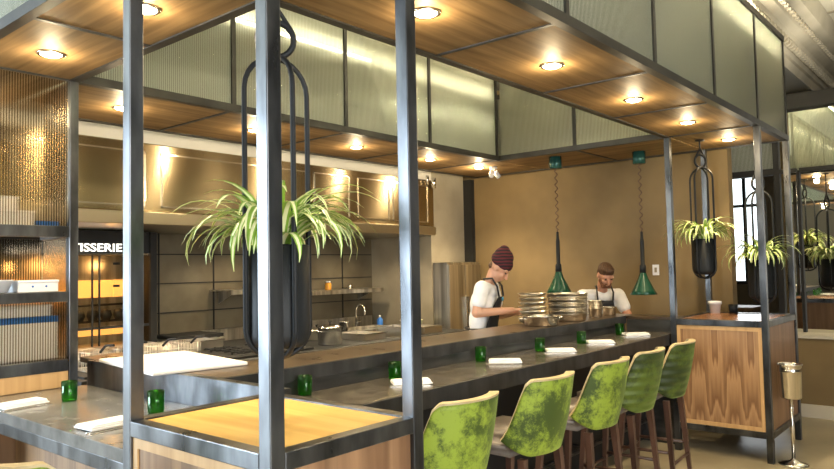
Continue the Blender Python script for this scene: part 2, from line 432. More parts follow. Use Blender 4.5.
# greige block with the alcove, left of the tan wall
struct(boxo('wall_alcove', 'greige', (5.27, 5.93, 3.72, 4.7, 0, 3.3)), 'pale plaster panel right of the hood')
struct(boxo('trim_2', 'black', (5.93, 6.0, 3.60, 3.72, 0, 2.69)))
# pale band above the hood
struct(boxo('wall_band', 'cream2', (-1.2, 5.27, 3.70, 3.78, 2.60, 3.3)), 'pale strip between hood and canopy')
# low wall and mirror on the far right
m = MB(); m.box(6.94, 7.3, -3.5, .40, 0, .80)
struct(m.build('wall_low', 'tan'), 'low tan wall under the mirror')
struct(boxo('trim_3', 'cream', (6.92, 7.32, -3.5, .41, .80, .83)))
struct(boxo('baseboard_right', 'cream', (6.92, 6.94, -3.5, .40, 0, .13)), 'pale skirting at the foot of the low wall')
mr = thing('wall_mirror', 'large dark framed mirror above the low tan wall on the right', 'mirror', (7.31, -1.6, .83))
def rel(o, loc=(7.31,-1.6,.83)):
    o.location = (-loc[0], -loc[1], -loc[2]); return o
rel(boxo('mirror_glass', 'mirror', (7.31, 7.33, -3.5, .42, .83, 3.24), mr))
f = MB()
for a, b, c, d in ((.40,.46,.83,3.24), (.205,.235,.83,2.555), (-1.4,-1.37,.83,2.555), (-3.5,-3.44,.83,3.24)): f.box(7.27, 7.31, a, b, c, d)
f.box(7.27, 7.31, -3.44, .205, 2.555, 2.60); f.box(7.27, 7.31, .235, .40, 2.555, 2.60); f.box(7.22, 7.35, -3.5, .46, 3.24, 3.40)
rel(f.build('mirror_frame', 'black', mr))
struct(boxo('wall_mirror_backing', 'tan', (7.33, 7.45, -6.05, .46, 0, 3.40)))
# opening to the next room: dark beam, reeded transom, counter
struct(boxo('trim_4', 'black', (7.27, 7.36, .46, 4.7, 2.55, 2.62)), 'dark beam over the opening')
tr = MB(); tr.box(7.30, 7.315, .46, 4.7, 2.62, 3.24)
struct(tr.build('window_6', 'pane_y'), 'pale green reeded transom over the opening')
struct(boxo('trim_5', 'black', (7.22, 7.36, .46, 4.7, 3.24, 3.40)))
# crown moulding along the ceiling beam
cor = MB()
cor.prism([(.42,4.45),(.42,3.86),(.40,3.86),(.37,3.94),(.34,3.95),(.32,4.01),(.26,4.06),(.24,4.11),(.16,4.15),(.12,4.22),(.02,4.26),(-.02,4.45)], 'x', 1.0, 12.0)
struct(cor.build('trim_6', 'cornice'), 'ornate plaster cornice running under the ceiling')
eg = MB()
x = 4.2
while x < 11.5:
    eg.lathe([(0,-.045),(.028,-.03),(.036,0),(.028,.03),(0,.045)], n=8, mat=Matrix.Translation((x, .285, 4.025)) @ Matrix.Rotation(RAD(45), 4, 'X'))
    eg.box(x+.05, x+.062, .25, .30, 3.99, 4.07)
    eg.box(x, x+.05, .10, .14, 4.165, 4.205)
    x += .115
e = eg.build('trim_7', 'cornice'); struct(e, 'egg and dart ornament of the cornice')
cs = MB()
for yy in (-1.2, -2.6, -4.0): cs.box(-6, 12, yy-.04, yy+.04, FZ-.015, FZ)
for xx in range(-4, 12, 2): cs.box(xx-.03, xx+.03, -6, .14, FZ-.012, FZ)
struct(cs.build('trim_8', 'greige'))

# ================================================================= CANOPY
H2 = 2.692; HT = 3.66; W = .049
XA, XB, XC, XD = 0., .62, 4.90, 5.90           # outer left, inner left, inner right, outer right
YA, YB, YC, YD = 0., .778, 2.50, 3.50          # outer front, inner front, inner back, outer back
cp = thing('bar_canopy', 'large steel framed canopy with walnut soffit and reeded glass sides over the bar', 'canopy', (0,0,0))
def beam(b, mat='beam', bev=0): return boxo('beam', mat, b, cp, bev)
zb = H2+.05
# lower ring beams (outer and inner)
beam((XA, XD, YA, YA+W, H2, zb)); beam((XA, XA+W, YA+W, 4.6, H2, zb))
beam((XD-W, XD, YA+W, YD-W, H2, zb)); beam((XA+W, XD, YD-W, YD, H2, zb))
beam((XB-W, XC+W, YB-W, YB, H2, zb)); beam((XB-W, XC+W, YC, YC+W, H2, zb))
beam((XB-W, XB, YB, YC, H2, zb)); beam((XC, XC+W, YB, YC, H2, zb))
# upper ring beams
zt = HT-.05
beam((XA, XD, YA, YA+W, zt, HT)); beam((XA, XA+W, YA+W, 4.6, zt, HT)); beam((XD-W, XD, YA+W, YD-W, zt, HT)); beam((XA+W, XD, YD-W, YD, zt, HT))
beam((XB-W, XC+W, YB-W, YB, zt, HT)); beam((XB-W, XC+W, YC, YC+W, zt, HT)); beam((XB-W, XB, YB, YC, zt, HT)); beam((XC, XC+W, YB, YC, zt, HT))
xs_in = [.62, 1.67, 2.735, 3.80, 4.90]
xs_out = [0.0, .62, 1.72, 2.77, 3.84, 4.93, 5.90]
# soffit panels and cross bars
def panel(b, mat): return boxo('soffit_panel', mat, b, cp)
zp0, zp1 = H2+.008, H2+.02
pxs = [0.0+W] + [.60, 1.66, 2.75, 3.80, 4.90] + [XD-W]
for a, b in zip(pxs, pxs[1:]):
    panel((a+.012, b-.012, YA+W, YB-W, zp0, zp1), 'soffit_x')
for x in pxs[1:-1]: boxo('cross_bar', 'darksteel', (x-.012, x+.012, YA+W, YB-W, H2+.002, zp1), cp)
for a, b in zip([.62-W+.024, 1.66, 2.75, 3.80, 4.90], [1.66, 2.75, 3.80, 4.90, XD-W]):
    panel((a+.012, b-.012, YC+W, YD-W, zp0, zp1), 'soffit_x')
for x in (1.66, 2.75, 3.80, 4.90): boxo('cross_bar', 'darksteel', (x-.012, x+.012, YC+W, YD-W, H2+.002, zp1), cp)
yl = [YB-W+.005, 1.64, YC+.02, 3.5, 4.6]
for a, b in zip(yl, yl[1:]): panel((XA+W, XB-W, a+.012, b-.012, zp0, zp1), 'soffit_y')
for y in (YB-.04, 1.64, YC+.02, 3.5): boxo('cross_bar', 'darksteel', (XA+W, XB-W, y-.012, y+.012, H2+.002, zp1), cp)
for a, b in zip([YB-W+.012, 1.64], [1.64, YC+W-.012]): panel((XC+W, XD-W, a+.012, b-.012, zp0, zp1), 'soffit_y')
boxo('cross_bar', 'darksteel', (XC+W, XD-W, 1.628, 1.652, H2+.002, zp1), cp)
# mullions and glass panes
def mull(b): return boxo('mullion', 'beam', b, cp)
t = .032
def pane(b, mat): return boxo('glass_pane', mat, b, cp)
for i, x in enumerate(xs_out):
    x0 = XA if i == 0 else (XD-t if i == len(xs_out)-1 else x-t/2)
    mull((x0, x0+t, YA+.008, YA+.041, zb, zt))
for a, b in zip(xs_out, xs_out[1:]): pane((a+t*.6, b-t*.6, YA+.018, YA+.026, zb, zt), 'pane_x')
for y in (1.1, 2.2, 3.3, 4.4): mull((XA+.008, XA+.041, y-t/2, y+t/2, zb, zt))
for a, b in zip((.05, 1.1, 2.2, 3.3), (1.1, 2.2, 3.3, 4.4)): pane((XA+.018, XA+.026, a+t*.6, b-t*.6, zb, zt), 'pane_y')
for i, x in enumerate(xs_in):
    mull((x-t/2, x+t/2, YB-.041, YB-.008, zb, zt)); mull((x-t/2, x+t/2, YC+.008, YC+.041, zb, zt))
for a, b in zip(xs_in, xs_in[1:]):
    pane((a+t*.6, b-t*.6, YB-.028, YB-.020, zb, zt), 'pane_x'); pane((a+t*.6, b-t*.6, YC+.020, YC+.028, zb, zt), 'pane_x')
mull((XB-.041, XB-.008, 1.64-t/2, 1.64+t/2, zb, zt)); mull((XC+.008, XC+.041, 1.64-t/2, 1.64+t/2, zb, zt))
for a, b in ((YB, 1.64), (1.64, YC)):
    pane((XB-.028, XB-.020, a+t*.6, b-t*.6, zb, zt), 'pane_y'); pane((XC+.020, XC+.028, a+t*.6, b-t*.6, zb, zt), 'pane_y')
for y in (1.1, 2.2): mull((XD-.041, XD-.008, y-t/2, y+t/2, zb, zt))
for a, b in zip((.05, 1.1, 2.2), (1.1, 2.2, 3.45)): pane((XD-.026, XD-.018, a+t*.6, b-t*.6, zb, zt), 'pane_y')
# posts
def post(x, y): return boxo('post', 'steel', (x, x+W, y, y+W, 0, H2), cp, bev=.003)
post(0, 0); post(0, YB-W); post(XB-W, 0); post(XB-W, YB-W)
post(XC, 0); post(XC, YB-W); post(XD-W, 0); post(XD-W, YB-W)
post(XB-W, YC); post(0, YC)

# LED tubes lying inside the canopy
def led(y, x0, x1, z, label, mat='led'):
    L = thing('led_strip', label, 'light strip', ((x0+x1)/2, y, z), 0)
    cx, cy, cz = L.location
    MB().tube([(x0-cx, 0, 0), (x1-cx, 0, 0)], .011, 10).build('tube', mat, L)
    m = MB()
    for xx in (x0+.1, (x0+x1)/2, x1-.1): m.box(xx-cx-.01, xx-cx+.01, -.012, .012, -.03, -.014)
    m.box(x0-cx, x1-cx, -.02, .02, -.05, -.03)
    m.build('channel', 'darksteel', L)
led(2.60, .9, 4.82, 3.375, 'long glowing tube light behind the rear reeded glass')
led(.20, .70, 5.75, 3.58, 'long glowing tube light behind the front reeded glass', 'ledf')

# downlights
n = 0
def downlight(x, y, label, power, group):
    d = thing('ceiling_light', label, 'ceiling light', (x, y, H2+.008), 0, group)
    MB().lathe([(.050,.0),(.066,0),(.066,-.006),(.058,-.009),(.050,-.006),(.050,0)]).build('ring', 'chrome', d)
    MB().lathe([(.049,-.001),(.045,-.009),(.028,-.015),(0,-.017)]).build('bulb', 'bulb', d)
    point('bulb_light', (x, y, H2-.06), power*.34, WARM, .03)
    spot('bulb_light', (x, y, H2-.03), power*3.2, WARM, 118, .8, .05)
names_f = ['round warm light in the front soffit just right of the near planter posts', 'round warm light in the front soffit, second from the camera side',
 'round warm light in the front soffit, middle of the row', 'round warm light in the front soffit before the far cabinet', 'round warm light in the soffit over the far wooden cabinet']
for x, l in zip((1.153, 2.246, 3.346, 4.377, 5.427), names_f): downlight(x, .388, l, 13, 'downlights in the front soffit')
downlight(.315, 1.212, 'round warm light in the left soffit beside the leftmost tall post', 13, 'downlights in the left soffit')
downlight(.305, 2.10, 'round warm light in the left soffit above the shelf unit', 13, 'downlights in the left soffit')
downlight(.305, 3.30, 'round warm light in the left soffit behind the reeded shelf glass', 10, 'downlights in the left soffit')
for x, l in zip((1.104, 2.17, 3.279, 4.328, 5.186), ['leftmost round warm light in the rear soffit before the hood', 'round warm light in the rear soffit above the left planter leaves', 'round warm light in the rear soffit seen between the tall posts',
   'round warm light in the rear soffit near the end of the hood', 'round warm light in the rear soffit beside the white spotlights']):
    downlight(x, 2.95, l, 15 if x < 5 else 26, 'downlights in the rear soffit')

# ================================================================= CABINETS
def cabinet(x0, x1, y0, y1, label, topm, near):
    c = thing('bar_cabinet', label, 'cabinet', ((x0+x1)/2, (y0+y1)/2, 0))
    ox, oy = c.location.x, c.location.y
    def B(name, mat, b, bev=0):
        o = boxo(name, mat, b, c, bev); o.location = (-ox, -oy, 0); return o
    H1 = 1.12
    a0, a1, b0, b1 = x0+W, x1-W, y0+W, y1-W
    for z0, z1 in ((H1-.05, H1), (.19, .24)):
        B('rail', 'steel', (a0, a1, y0, y0+W, z0, z1), .003); B('rail', 'steel', (a0, a1, y1-W, y1, z0, z1), .003)
        B('rail', 'steel', (x0, x0+W, b0, b1, z0, z1), .003); B('rail', 'steel', (x1-W, x1, b0, b1, z0, z1), .003)
    B('top', topm, (a0, a1, b0, b1, H1-.03, H1-.006))
    # side panels with pale frames
    def side(ax, at, p0, p1, mat, fr):
        t = .012
        def bb(nm, m_, p, q, z0, z1, tt):
            if ax == 'x': B(nm, m_, (at-tt, at+tt, p, q, z0, z1))
            else: B(nm, m_, (p, q, at-tt, at+tt, z0, z1))
        bb('side_panel', mat, p0+.002, p1-.002, .242, H1-.052, t)
        if fr:
            for q in ((p0+.002, p0+.03, .242, H1-.052), (p1-.03, p1-.002, .242, H1-.052), (p0+.03, p1-.03, H1-.085, H1-.052), (p0+.03, p1-.03, .242, .275)):
                bb('panel_frame', 'palewood', q[0], q[1], q[2], q[3], t+.006)
    side('x', x0+.027, b0, b1, 'slat_y' if near else 'veneer', True)
    side('y', y0+.027, a0, a1, 'slat' if near else 'brownwood', False)
    side('x', x1-.027, b0, b1, 'brownwood', False)
    side('y', y1-.027, a0, a1, 'brownwood', False)
    B('bottom', 'black', (a0, a1, b0, b1, .22, .235))
    return c
cabinet(XA, XB, YA, YB, 'near corner cabinet with yellow oak top in a dark steel frame between three posts', 'oak', True)
cabinet(XC, XD, YA, YB, 'far cabinet with chevron walnut veneer front and reddish top', 'redtop', False)

# ================================================================= COUNTERS
CZ = .985
bc = thing('bar_counter', 'long grey stone bar counter in front of the green stools', 'counter', (2.85, 1.0, 0))
def B2(par, name, mat, b, bev=0):
    o = boxo(name, mat, b, par, bev); o.location = tuple(-v for v in par.location); return o
B2(bc, 'slab', 'stone', (.718, 5.07, .80, 1.245, CZ-.045, CZ), .003)
B2(bc, 'edge_beam', 'darksteel', (.718, 4.895, .787, .799, CZ-.095, CZ-.002), .001)
B2(bc, 'under_beam', 'darksteel', (.718, 4.895, .80, .85, CZ-.095, CZ-.047), .002)
B2(bc, 'front_panel', 'black', (.718, 5.07, 1.10, 1.12, .10, CZ-.05))
B2(bc, 'plinth', 'black', (.718, 5.07, 1.13, 1.23, 0, .10))
m = MB(); m.tube([(.66, .98, .24), (4.88, .98, .24)], .016, 10)
for x in (1.0, 1.9, 2.8, 3.7, 4.6): m.tube([(x, .98, .24), (x, 1.10, .24)], .010, 8)
o = m.build('foot_rail', 'darksteel', bc); o.location = (-2.85, -1.0, 0)
lc = thing('bar_counter', 'short left stone counter running from the oak-topped cabinet to the glass shelf unit', 'counter', (.35, 1.65, 0))
B2(lc, 'slab', 'stone_lit', (.075, .665, .783, 2.495, CZ-.05, CZ), .003)
B2(lc, 'edge_beam', 'steel', (.080, .13, .783, 2.495, CZ-.105, CZ-.051), .003)
B2(lc, 'front_panel', 'slat_y', (.30, .32, .783, 2.495, .10, CZ-.052))
B2(lc, 'plinth', 'black', (.33, .40, .783, 2.495, 0, .10))
pl = thing('serving_ledge', 'raised brown metal serving ledge wrapping the kitchen side of the bar', 'ledge', (2.8, 1.4, 0))
LZ = 1.12
B2(pl, 'ledge_top', 'ledge', (.72, 5.30, 1.268, 1.67, LZ-.03, LZ), .003)
B2(pl, 'fascia', 'darksteel', (.72, 5.075, 1.252, 1.2665, LZ-.07, LZ-.001), .001)
B2(pl, 'ledge_top', 'ledge', (.72, 1.00, 1.672, 2.7, LZ-.03, LZ), .003)
B2(pl, 'ledge_top', 'ledge', (5.085, 5.30, .79, 1.266, LZ-.03, LZ), .003)
B2(pl, 'riser', 'riser', (.72, 5.075, 1.27, 1.285, 0, LZ-.031))
B2(pl, 'riser', 'steel', (.668, .716, .783, 2.496, CZ+.001-.985, LZ), .002)
B2(pl, 'riser', 'riser', (5.077, 5.10, .79, 1.25, 0, LZ-.031))
B2(pl, 'inner_panel', 'stainless', (.72, 5.30, 1.65, 1.668, 0, LZ-.031))
# ================================================================= SHELF UNIT (reeded glass, left)
su = thing('shelf_unit', 'tall steel shelf unit with reeded glass panels at the left end of the bar', 'shelf', (.28, 2.7, 0))
def S(name, mat, b, bev=0): return B2(su, name, mat, b, bev)
x0, x1 = .052, .568
for z0, z1 in ((1.075,1.14), (1.455,1.51), (1.81,1.872)): S('rail', 'steel', (x0, x1, 2.502, 2.548, z0, z1), .003)
for z0, z1 in ((1.14,1.455), (1.872,2.688)): S('glass_pane', 'shelfglass', (x0, x1, 2.520, 2.527, z0, z1))
S('glass_pane', 'shelfglass', (x0, x1, 2.862, 2.869, 1.51, 1.81))
for z in (1.12, 1.49, 1.85): S('shelf', 'steel', (x0, x1, 2.55, 2.90, z, z+.02), .002)
S('side_frame', 'steel', (.572, .616, 2.552, 2.90, 1.81, 1.85), .002); S('side_frame', 'steel', (.572, .616, 2.552, 2.90, 1.46, 1.50), .002)
for z0, z1 in ((1.14,1.455), (1.51,1.81), (1.872,2.688)): S('side_pane', 'sideglass', (.590, .597, 2.552, 2.90, z0, z1))
S('side_frame', 'steel', (.572, .616, 2.552, 2.90, 1.08, 1.12), .002)
S('wood_panel', 'palewood', (x0, x1, 2.505, 2.535, CZ+.003, 1.074))
S('body', 'brownwood', (x0, x1, 2.55, 2.90, .10, 1.07))
S('plinth', 'black', (x0, x1, 2.55, 2.90, 0, .10))

# --- things on the shelves
def tray(name, label, cat, x, y, z, sx, sy, h, mat, rim=None, rot=0):
    t_ = thing(name, label, cat, (x, y, z), rot)
    m = MB(); m.box(-sx/2, sx/2, -sy/2, sy/2, 0, .006)
    for s_ in (-1, 1):
        m.box(s_*sx/2-.004, s_*sx/2+.004, -sy/2, sy/2, 0, h); m.box(-sx/2, sx/2, s_*sy/2-.004, s_*sy/2+.004, 0, h)
    m.build('tub', mat, t_)
    if rim: MB().box(-sx/2-.008, sx/2+.008, -sy/2-.008, sy/2+.008, h, h+(.034 if rim == 'blue' else .014), bev=.004).build('lid', rim, t_)
    return t_
tray('storage_box', 'white plastic tub with a bright blue lid behind the lowest reeded panel', 'box', .34, 2.72, 1.142, .40, .26, .20, 'plastic_w', 'blue')
tray('storage_box', 'low white plastic box with a lid stacked on the blue lidded tub', 'box', .33, 2.72, 1.378, .36, .24, .05, 'plastic_w', 'board')
b_ = tray('storage_box', 'white plastic box with two small marks on the open middle shelf', 'box', .44, 2.66, 1.512, .20, .16, .05, 'plastic_w', 'plastic_w')
m = MB()
for xx in (-.03, .04): m.lathe([(0,0),(.006,.0),(.006,.0015),(0,.0015)], n=12, mat=Matrix.Translation((xx, -.0845, .03)) @ Matrix.Rotation(RAD(90), 4, 'X'))
m.build('mark', 'blue', b_)
bw = thing('mixing_bowl', 'clear plastic bowl on the open middle shelf', 'bowl', (.27, 2.64, 1.512))
MB().lathe([(0,.001),(.035,.001),(.062,.065),(.066,.067),(.062,.069),(.031,.006),(0,.006)]).build('bowl', 'plastic_w', bw)
MB().lathe([(0,.008),(.034,.008),(.047,.035),(0,.040)]).build('contents', 'leafpale', bw)
cl = MB(); cl.box(-.055, .045, -.006, .006, 0, .17, bev=.003)
o = cl.build('folded_cloth', plain('teal_cloth', (.10,.55,.68), .7)); o.location = (.21, 2.78, 1.524); o.rotation_euler = (RAD(-8), RAD(12), 0)
tag(o, 'turquoise cloth hanging over the middle shelf behind the clear bowl', 'cloth')
tray('storage_box', 'white cardboard box on the top shelf behind the reeded glass', 'box', .30, 2.70, 1.872, .24, .20, .07, 'board', 'board')
tray('storage_box', 'smaller white box topmost of the top shelf pile', 'box', .27, 2.70, 1.958, .15, .15, .06, 'board', 'plastic_w')
tray('storage_box', 'flat light blue tray on the top shelf next to the post', 'tray', .49, 2.70, 1.872, .11, .22, .03, 'blue', None)

# ================================================================= KITCHEN
hd = thing('extractor_hood', 'long stainless steel extractor hood over the kitchen line', 'hood', (2.5, 4.1, 1.98))
def K(par, name, mat, b, bev=0): return B2(par, name, mat, b, bev)
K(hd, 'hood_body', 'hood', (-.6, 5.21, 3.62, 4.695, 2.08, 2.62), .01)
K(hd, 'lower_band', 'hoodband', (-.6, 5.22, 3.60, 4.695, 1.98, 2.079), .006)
for i, (a, b) in enumerate([(-.4,.55), (.68,1.63), (1.76,2.70), (2.82,3.30), (3.36,3.84), (3.96,4.44), (4.50,5.10)]):
    m = MB(); z0, z1 = 2.12, 2.55
    for q in ((a, b, z0, z0+.012), (a, b, z1-.012, z1), (a, a+.012, z0, z1), (b-.012, b, z0, z1)): m.box(q[0], q[1], 3.612, 3.622, q[2], q[3])
    o = m.build('panel_edge', 'chrome', hd); o.location = (-2.5, -4.1, -1.98)
m = MB(); m.tube([(5.16,3.58,2.64),(5.16,3.58,2.52)], .03, 14); m.tube([(5.05,3.58,2.66),(5.05,3.58,2.56)], .02, 14)
o = m.build('pipe', 'chrome', hd); o.location = (-2.5, -4.1, -1.98)
for x in (1.2, 3.0, 4.6): spot('hood_light', (x, 4.1, 1.95), 16, (1.0, .80, .52), 150, .5, .06)

# fryer / range line
rg = thing('cooking_range', 'stainless cooking range line below the hood', 'range', (3.6, 3.9, 0))
K(rg, 'body', 'stainless', (2.17, 5.20, 3.20, 4.65, .08, .86)); K(rg, 'worktop', 'darksteel', (2.16, 5.22, 3.15, 4.655, .861, .90), .004)
K(rg, 'splashback', 'stainless', (2.16, 5.22, 4.66, 4.688, .901, 1.02))
for x in (2.3, 3.1, 3.9, 4.7): K(rg, 'door', 'stainless', (x-.12, x+.6-.02, 3.18, 3.198, .12, .80), .004)
K(rg, 'plinth', 'black', (2.2, 5.15, 3.25, 4.6, 0, .08))
fr = thing('fryer_bank', 'dark fryer bank with wire baskets behind the white board', 'fryer', (1.5, 3.6, 0))
K(fr, 'body', 'darksteel', (.95, 2.10, 3.20, 4.0, 0, .90), .005)
K(fr, 'well', 'black', (1.0, 2.05, 3.26, 3.94, .901, .915))
def basket(x, y, z, label):
    b = thing('fryer_basket', label, 'basket', (x, y, z), 0, 'wire fryer baskets')
    m = MB(); w_, d_, h_ = .17, .28, .13
    for zz in (0, h_*.5, h_): m.tube([(-w_/2,-d_/2,zz),(w_/2,-d_/2,zz),(w_/2,d_/2,zz),(-w_/2,d_/2,zz)], .003, 5, closed=True)
    for k in range(7):
        xx = -w_/2+w_*k/6; m.tube([(xx,-d_/2,h_),(xx,-d_/2,0),(xx,d_/2,0),(xx,d_/2,h_)], .002, 5)
    for k in range(9):
        yy = -d_/2+d_*k/8; m.tube([(-w_/2,yy,h_),(-w_/2,yy,0),(w_/2,yy,0),(w_/2,yy,h_)], .002, 5)
    m.build('wire_cage', 'pansteel', b)
    MB().tube([(0,-d_/2-.004,h_),(0,-d_/2-.08,h_+.05),(0,-d_/2-.20,h_+.06)], .009, 8).build('handle', 'black', b)
    return b
for i, l in enumerate(['leftmost wire fryer basket behind the white board', 'second wire fryer basket from the left behind the white board', 'third wire fryer basket, left of the near planter pot', 'rightmost wire fryer basket beside the near planter pot']):
    basket(1.20+i*.24, 3.60, .920, l)

# rotisserie oven with sign
ro = thing('rotisserie_oven', 'black rotisserie oven glowing orange under its lettered header', 'oven', (1.4, 4.5, 0))
K(ro, 'body', 'black', (.55, .58, 4.36, 4.69, .60, 1.97)); K(ro, 'body', 'black', (2.07, 2.13, 4.34, 4.69, .0, 1.97))
K(ro, 'back', 'stainless', (.58, 2.07, 4.66, 4.69, .60, 1.77)); K(ro, 'base', 'stainless', (.58, 2.07, 4.01, 4.69, 0, 1.0))
K(ro, 'header', 'black', (.58, 2.07, 4.37, 4.69, 1.765, 1.97)); K(ro, 'header_strip', 'chrome', (.58, 2.07, 4.362, 4.369, 1.765, 1.778))
for z0, z1, g in ((1.40,1.55,1), (1.07,1.12,1)):
    m = MB()
    for k in range(8): m.box(.66+k*.172, .66+k*.172+.16, 4.60, 4.63, z0, z1, bev=.004)
    o = m.build('burner', 'glow', ro); o.location = (-1.4, -4.5, 0)
m = MB()
for z in (1.34, 1.2): m.tube([(.60, 4.48, z), (2.05, 4.48, z)], .010, 8)
for k in range(12): m.lathe([(0,-.055),(.035,-.04),(.05,0),(.04,.04),(0,.055)], n=10, c=(.70+k*.115, 4.48, 1.25))
o = m.build('spit', 'darksteel', ro); o.location = (-1.4, -4.5, 0)
m = MB()
for x in (1.07, 1.56, 1.62): m.box(x, x+.012, 4.365, 4.38, 1.0, 1.765)
m.box(.58, 2.07, 4.365, 4.385, 1.14, 1.16)
o = m.build('door_frame', 'darksteel', ro); o.location = (-1.4, -4.5, 0)
K(ro, 'door_glass', 'ovenglass', (.58, 2.07, 4.371, 4.376, 1.0, 1.765))
K(ro, 'knob', 'black', (1.74, 1.79, 4.345, 4.365, 1.68, 1.70)); K(ro, 'knob', 'black', (1.74, 1.79, 4.345, 4.365, 1.49, 1.51))
point('rotisserie_lamp', (1.3, 4.5, 1.68), 1.0, (1.0, .55, .2), .03); point('rotisserie_lamp', (1.8, 4.5, 1.68), 1.0, (1.0, .55, .2), .03)
cu = bpy.data.curves.new('sign_text', 'FONT'); cu.body = 'ROTISSERIE'; cu.size = .118; cu.extrude = .003; cu.space_character = 1.02; cu.offset = .0012
to = bpy.data.objects.new('sign_text', cu); C.objects.link(to)
bpy.context.view_layer.update()
me = bpy.data.meshes.new_from_object(to.evaluated_get(bpy.context.evaluated_depsgraph_get()))
bpy.data.objects.remove(to)
me.materials.clear(); me.materials.append(emit('sign_white', (1.0,.95,.85), 1.3))
so = bpy.data.objects.new('lettering', me); C.objects.link(so); so.parent = ro
so.location = (1.215-1.4, 4.364-4.5, 1.795); so.scale = (1,.8,1); so.rotation_euler = (RAD(90), 0, 0)

# wall shelves
def wshelf(x0, x1, z, label):
    s_ = thing('wall_shelf', label, 'shelf', ((x0+x1)/2, 4.5, z))
    m = MB(); L = (x1-x0)/2
    m.box(-L, L, -.17, .18, -.012, 0, bev=.003); m.box(-L, L, -.17, -.162, -.045, -.012)
    m.build('board', 'stainless', s_)
    for sx in (-L+.1, L-.1): MB().prism([(.18,-.012),(-.12,-.012),(.18,-.14)], 'x', sx-.006, sx+.006).build('bracket', 'stainless', s_)
wshelf(2.90, 3.50, 1.42, 'steel wall shelf left of the near planter pot')
wshelf(3.95, 5.10, 1.37, 'longer steel wall shelf right of the near planter pot')
for i, (x, l) in enumerate(((4.02,'bottle'), )): pass
jar = thing('juice_jar', 'small jar of orange liquid on the longer wall shelf', 'jar', (4.28, 4.44, 1.371))
MB().lathe([(0,0),(.035,0),(.037,.01),(.037,.07),(.028,.085),(0,.085)]).build('jar', 'orange', jar)
MB().lathe([(0,.086),(.029,.086),(.029,.10),(0,.10)]).build('lid', 'plastic_w', jar)
cupw = thing('steel_cup', 'tiny metal cup on the longer wall shelf', 'cup', (4.62, 4.44, 1.371))
MB().lathe([(0,0),(.022,0),(.028,.045),(.026,.045),(.020,.004),(0,.004)]).build('cup', 'chrome', cupw)

# pots on the range
def potp(name, label, cat, x, y, z, r, h, lid=True, handle=True, ladle=False, mat='chrome'):
    p = thing(name, label, cat, (x, y, z))
    MB().lathe([(0,0),(r*.95,0),(r,.01),(r,h),(r+.006,h),(r+.004,h+.004),(r-.004,h+.002),(r-.006,.008),(0,.008)]).build('body', mat, p)
    if lid:
        MB().lathe([(r-.006,h+.004),(r-.01,h+.012),(r*.4,h+.026),(0,h+.028)]).build('lid', mat, p)
        MB().lathe([(0,h+.028),(.008,h+.029),(.008,h+.045),(.018,h+.05),(.018,h+.058),(0,h+.06)]).build('knob', 'black', p)
    if handle:
        for s_ in (-1, 1): MB().tube([(s_*r,-.03,h*.8),(s_*(r+.03),-.025,h*.82),(s_*(r+.03),.025,h*.82),(s_*r,.03,h*.8)], .005, 6).build('handle', mat, p)
    if ladle:
        MB().tube([(.0,.0,h*.3),(.03,.01,h+.05),(.06,.02,h+.13)], .006, 6).build('ladle', 'black', p)
    return p
potp('cooking_pot', 'round lidded steel pot on the range right of the planter pot', 'pot', 3.36, 3.42, .901, .115, .16)
potp('tall_pot', 'tall steel pot with a black ladle beside the lidded pot', 'pot', 3.10, 3.60, .901, .08, .17, lid=False, ladle=True)
potp('cooking_pot', 'low wide steel pan behind the lidded pot', 'pot', 3.62, 3.90, .901, .12, .09, lid=True, mat='pansteel')
tp = thing('sink_basin', 'steel sink basin with a raised rim on the range', 'sink', (4.45, 4.0, .901))
m = MB()
for b in ((-.35,.35,-.22,-.20,0,.05), (-.35,.35,.20,.22,0,.05), (-.35,-.33,-.2,.2,0,.05), (.33,.35,-.2,.2,0,.05), (-.33,.33,-.2,.2,0,.006)): m.box(*b)
m.build('basin', 'stainless', tp)
fc = thing('kitchen_faucet', 'arched chrome faucet behind the sink basin', 'faucet', (4.62, 4.34, .901))
pts = [(0,0,0),(0,0,.22)] + [(0,-.07+.07*cos(a), .22+.07*sin(a)) for a in [pi*k/8 for k in range(1,9)]] + [(0,-.14,.17)]
MB().tube(pts, .011, 10).build('spout', 'chrome', fc); MB().lathe([(0,0),(.03,0),(.028,.02),(.015,.03),(0,.03)]).build('base', 'chrome', fc)
MB().tube([(.012,0,.08),(.07,0,.10)], .006, 8).build('handle', 'chrome', fc)
bt = thing('spray_bottle', 'blue plastic bottle with pale cap beside the faucet', 'bottle', (4.98, 4.30, .901))
MB().lathe([(0,0),(.035,0),(.036,.01),(.036,.09),(.015,.12),(0,.12)]).build('body', 'blue', bt); MB().lathe([(0,.121),(.012,.121),(.012,.145),(0,.145)]).build('cap', 'plastic_w', bt)
def mug(x, y, label, mat, z=.901, r=.04, h=.10):
    c_ = thing('container', label, 'container', (x, y, z))
    MB().lathe([(0,0),(r*.85,0),(r,h),(r+.003,h),(r-.004,h+.001),(r*.8,.006),(0,.006)]).build('body', mat, c_)
    MB().lathe([(r+.001,h-.012),(r+.006,h-.01),(r+.006,h-.002),(r+.003,h)]).build('rim', mat, c_)
mug(5.0, 3.92, 'white plastic tub at the right end of the range', 'plastic_w', r=.055)
mug(5.13, 3.82, 'cream tub beside the white tub on the range', 'leafpale', r=.045)
gl_ = thing('grill_top', 'black grill plate against the kitchen wall left of the planter', 'grill', (2.50, 4.42, .901))
MB().box(-.24, .24, -.20, .20, 0, .09, bev=.006).build('body', 'stainless', gl_); MB().box(-.24, .24, -.20, .20, .095, .125).build('plate', 'black', gl_)
m = MB()
for sx in (-.2, .2): m.box(sx-.01, sx+.01, -.19, .19, .09, .095)
m.build('feet', 'black', gl_)

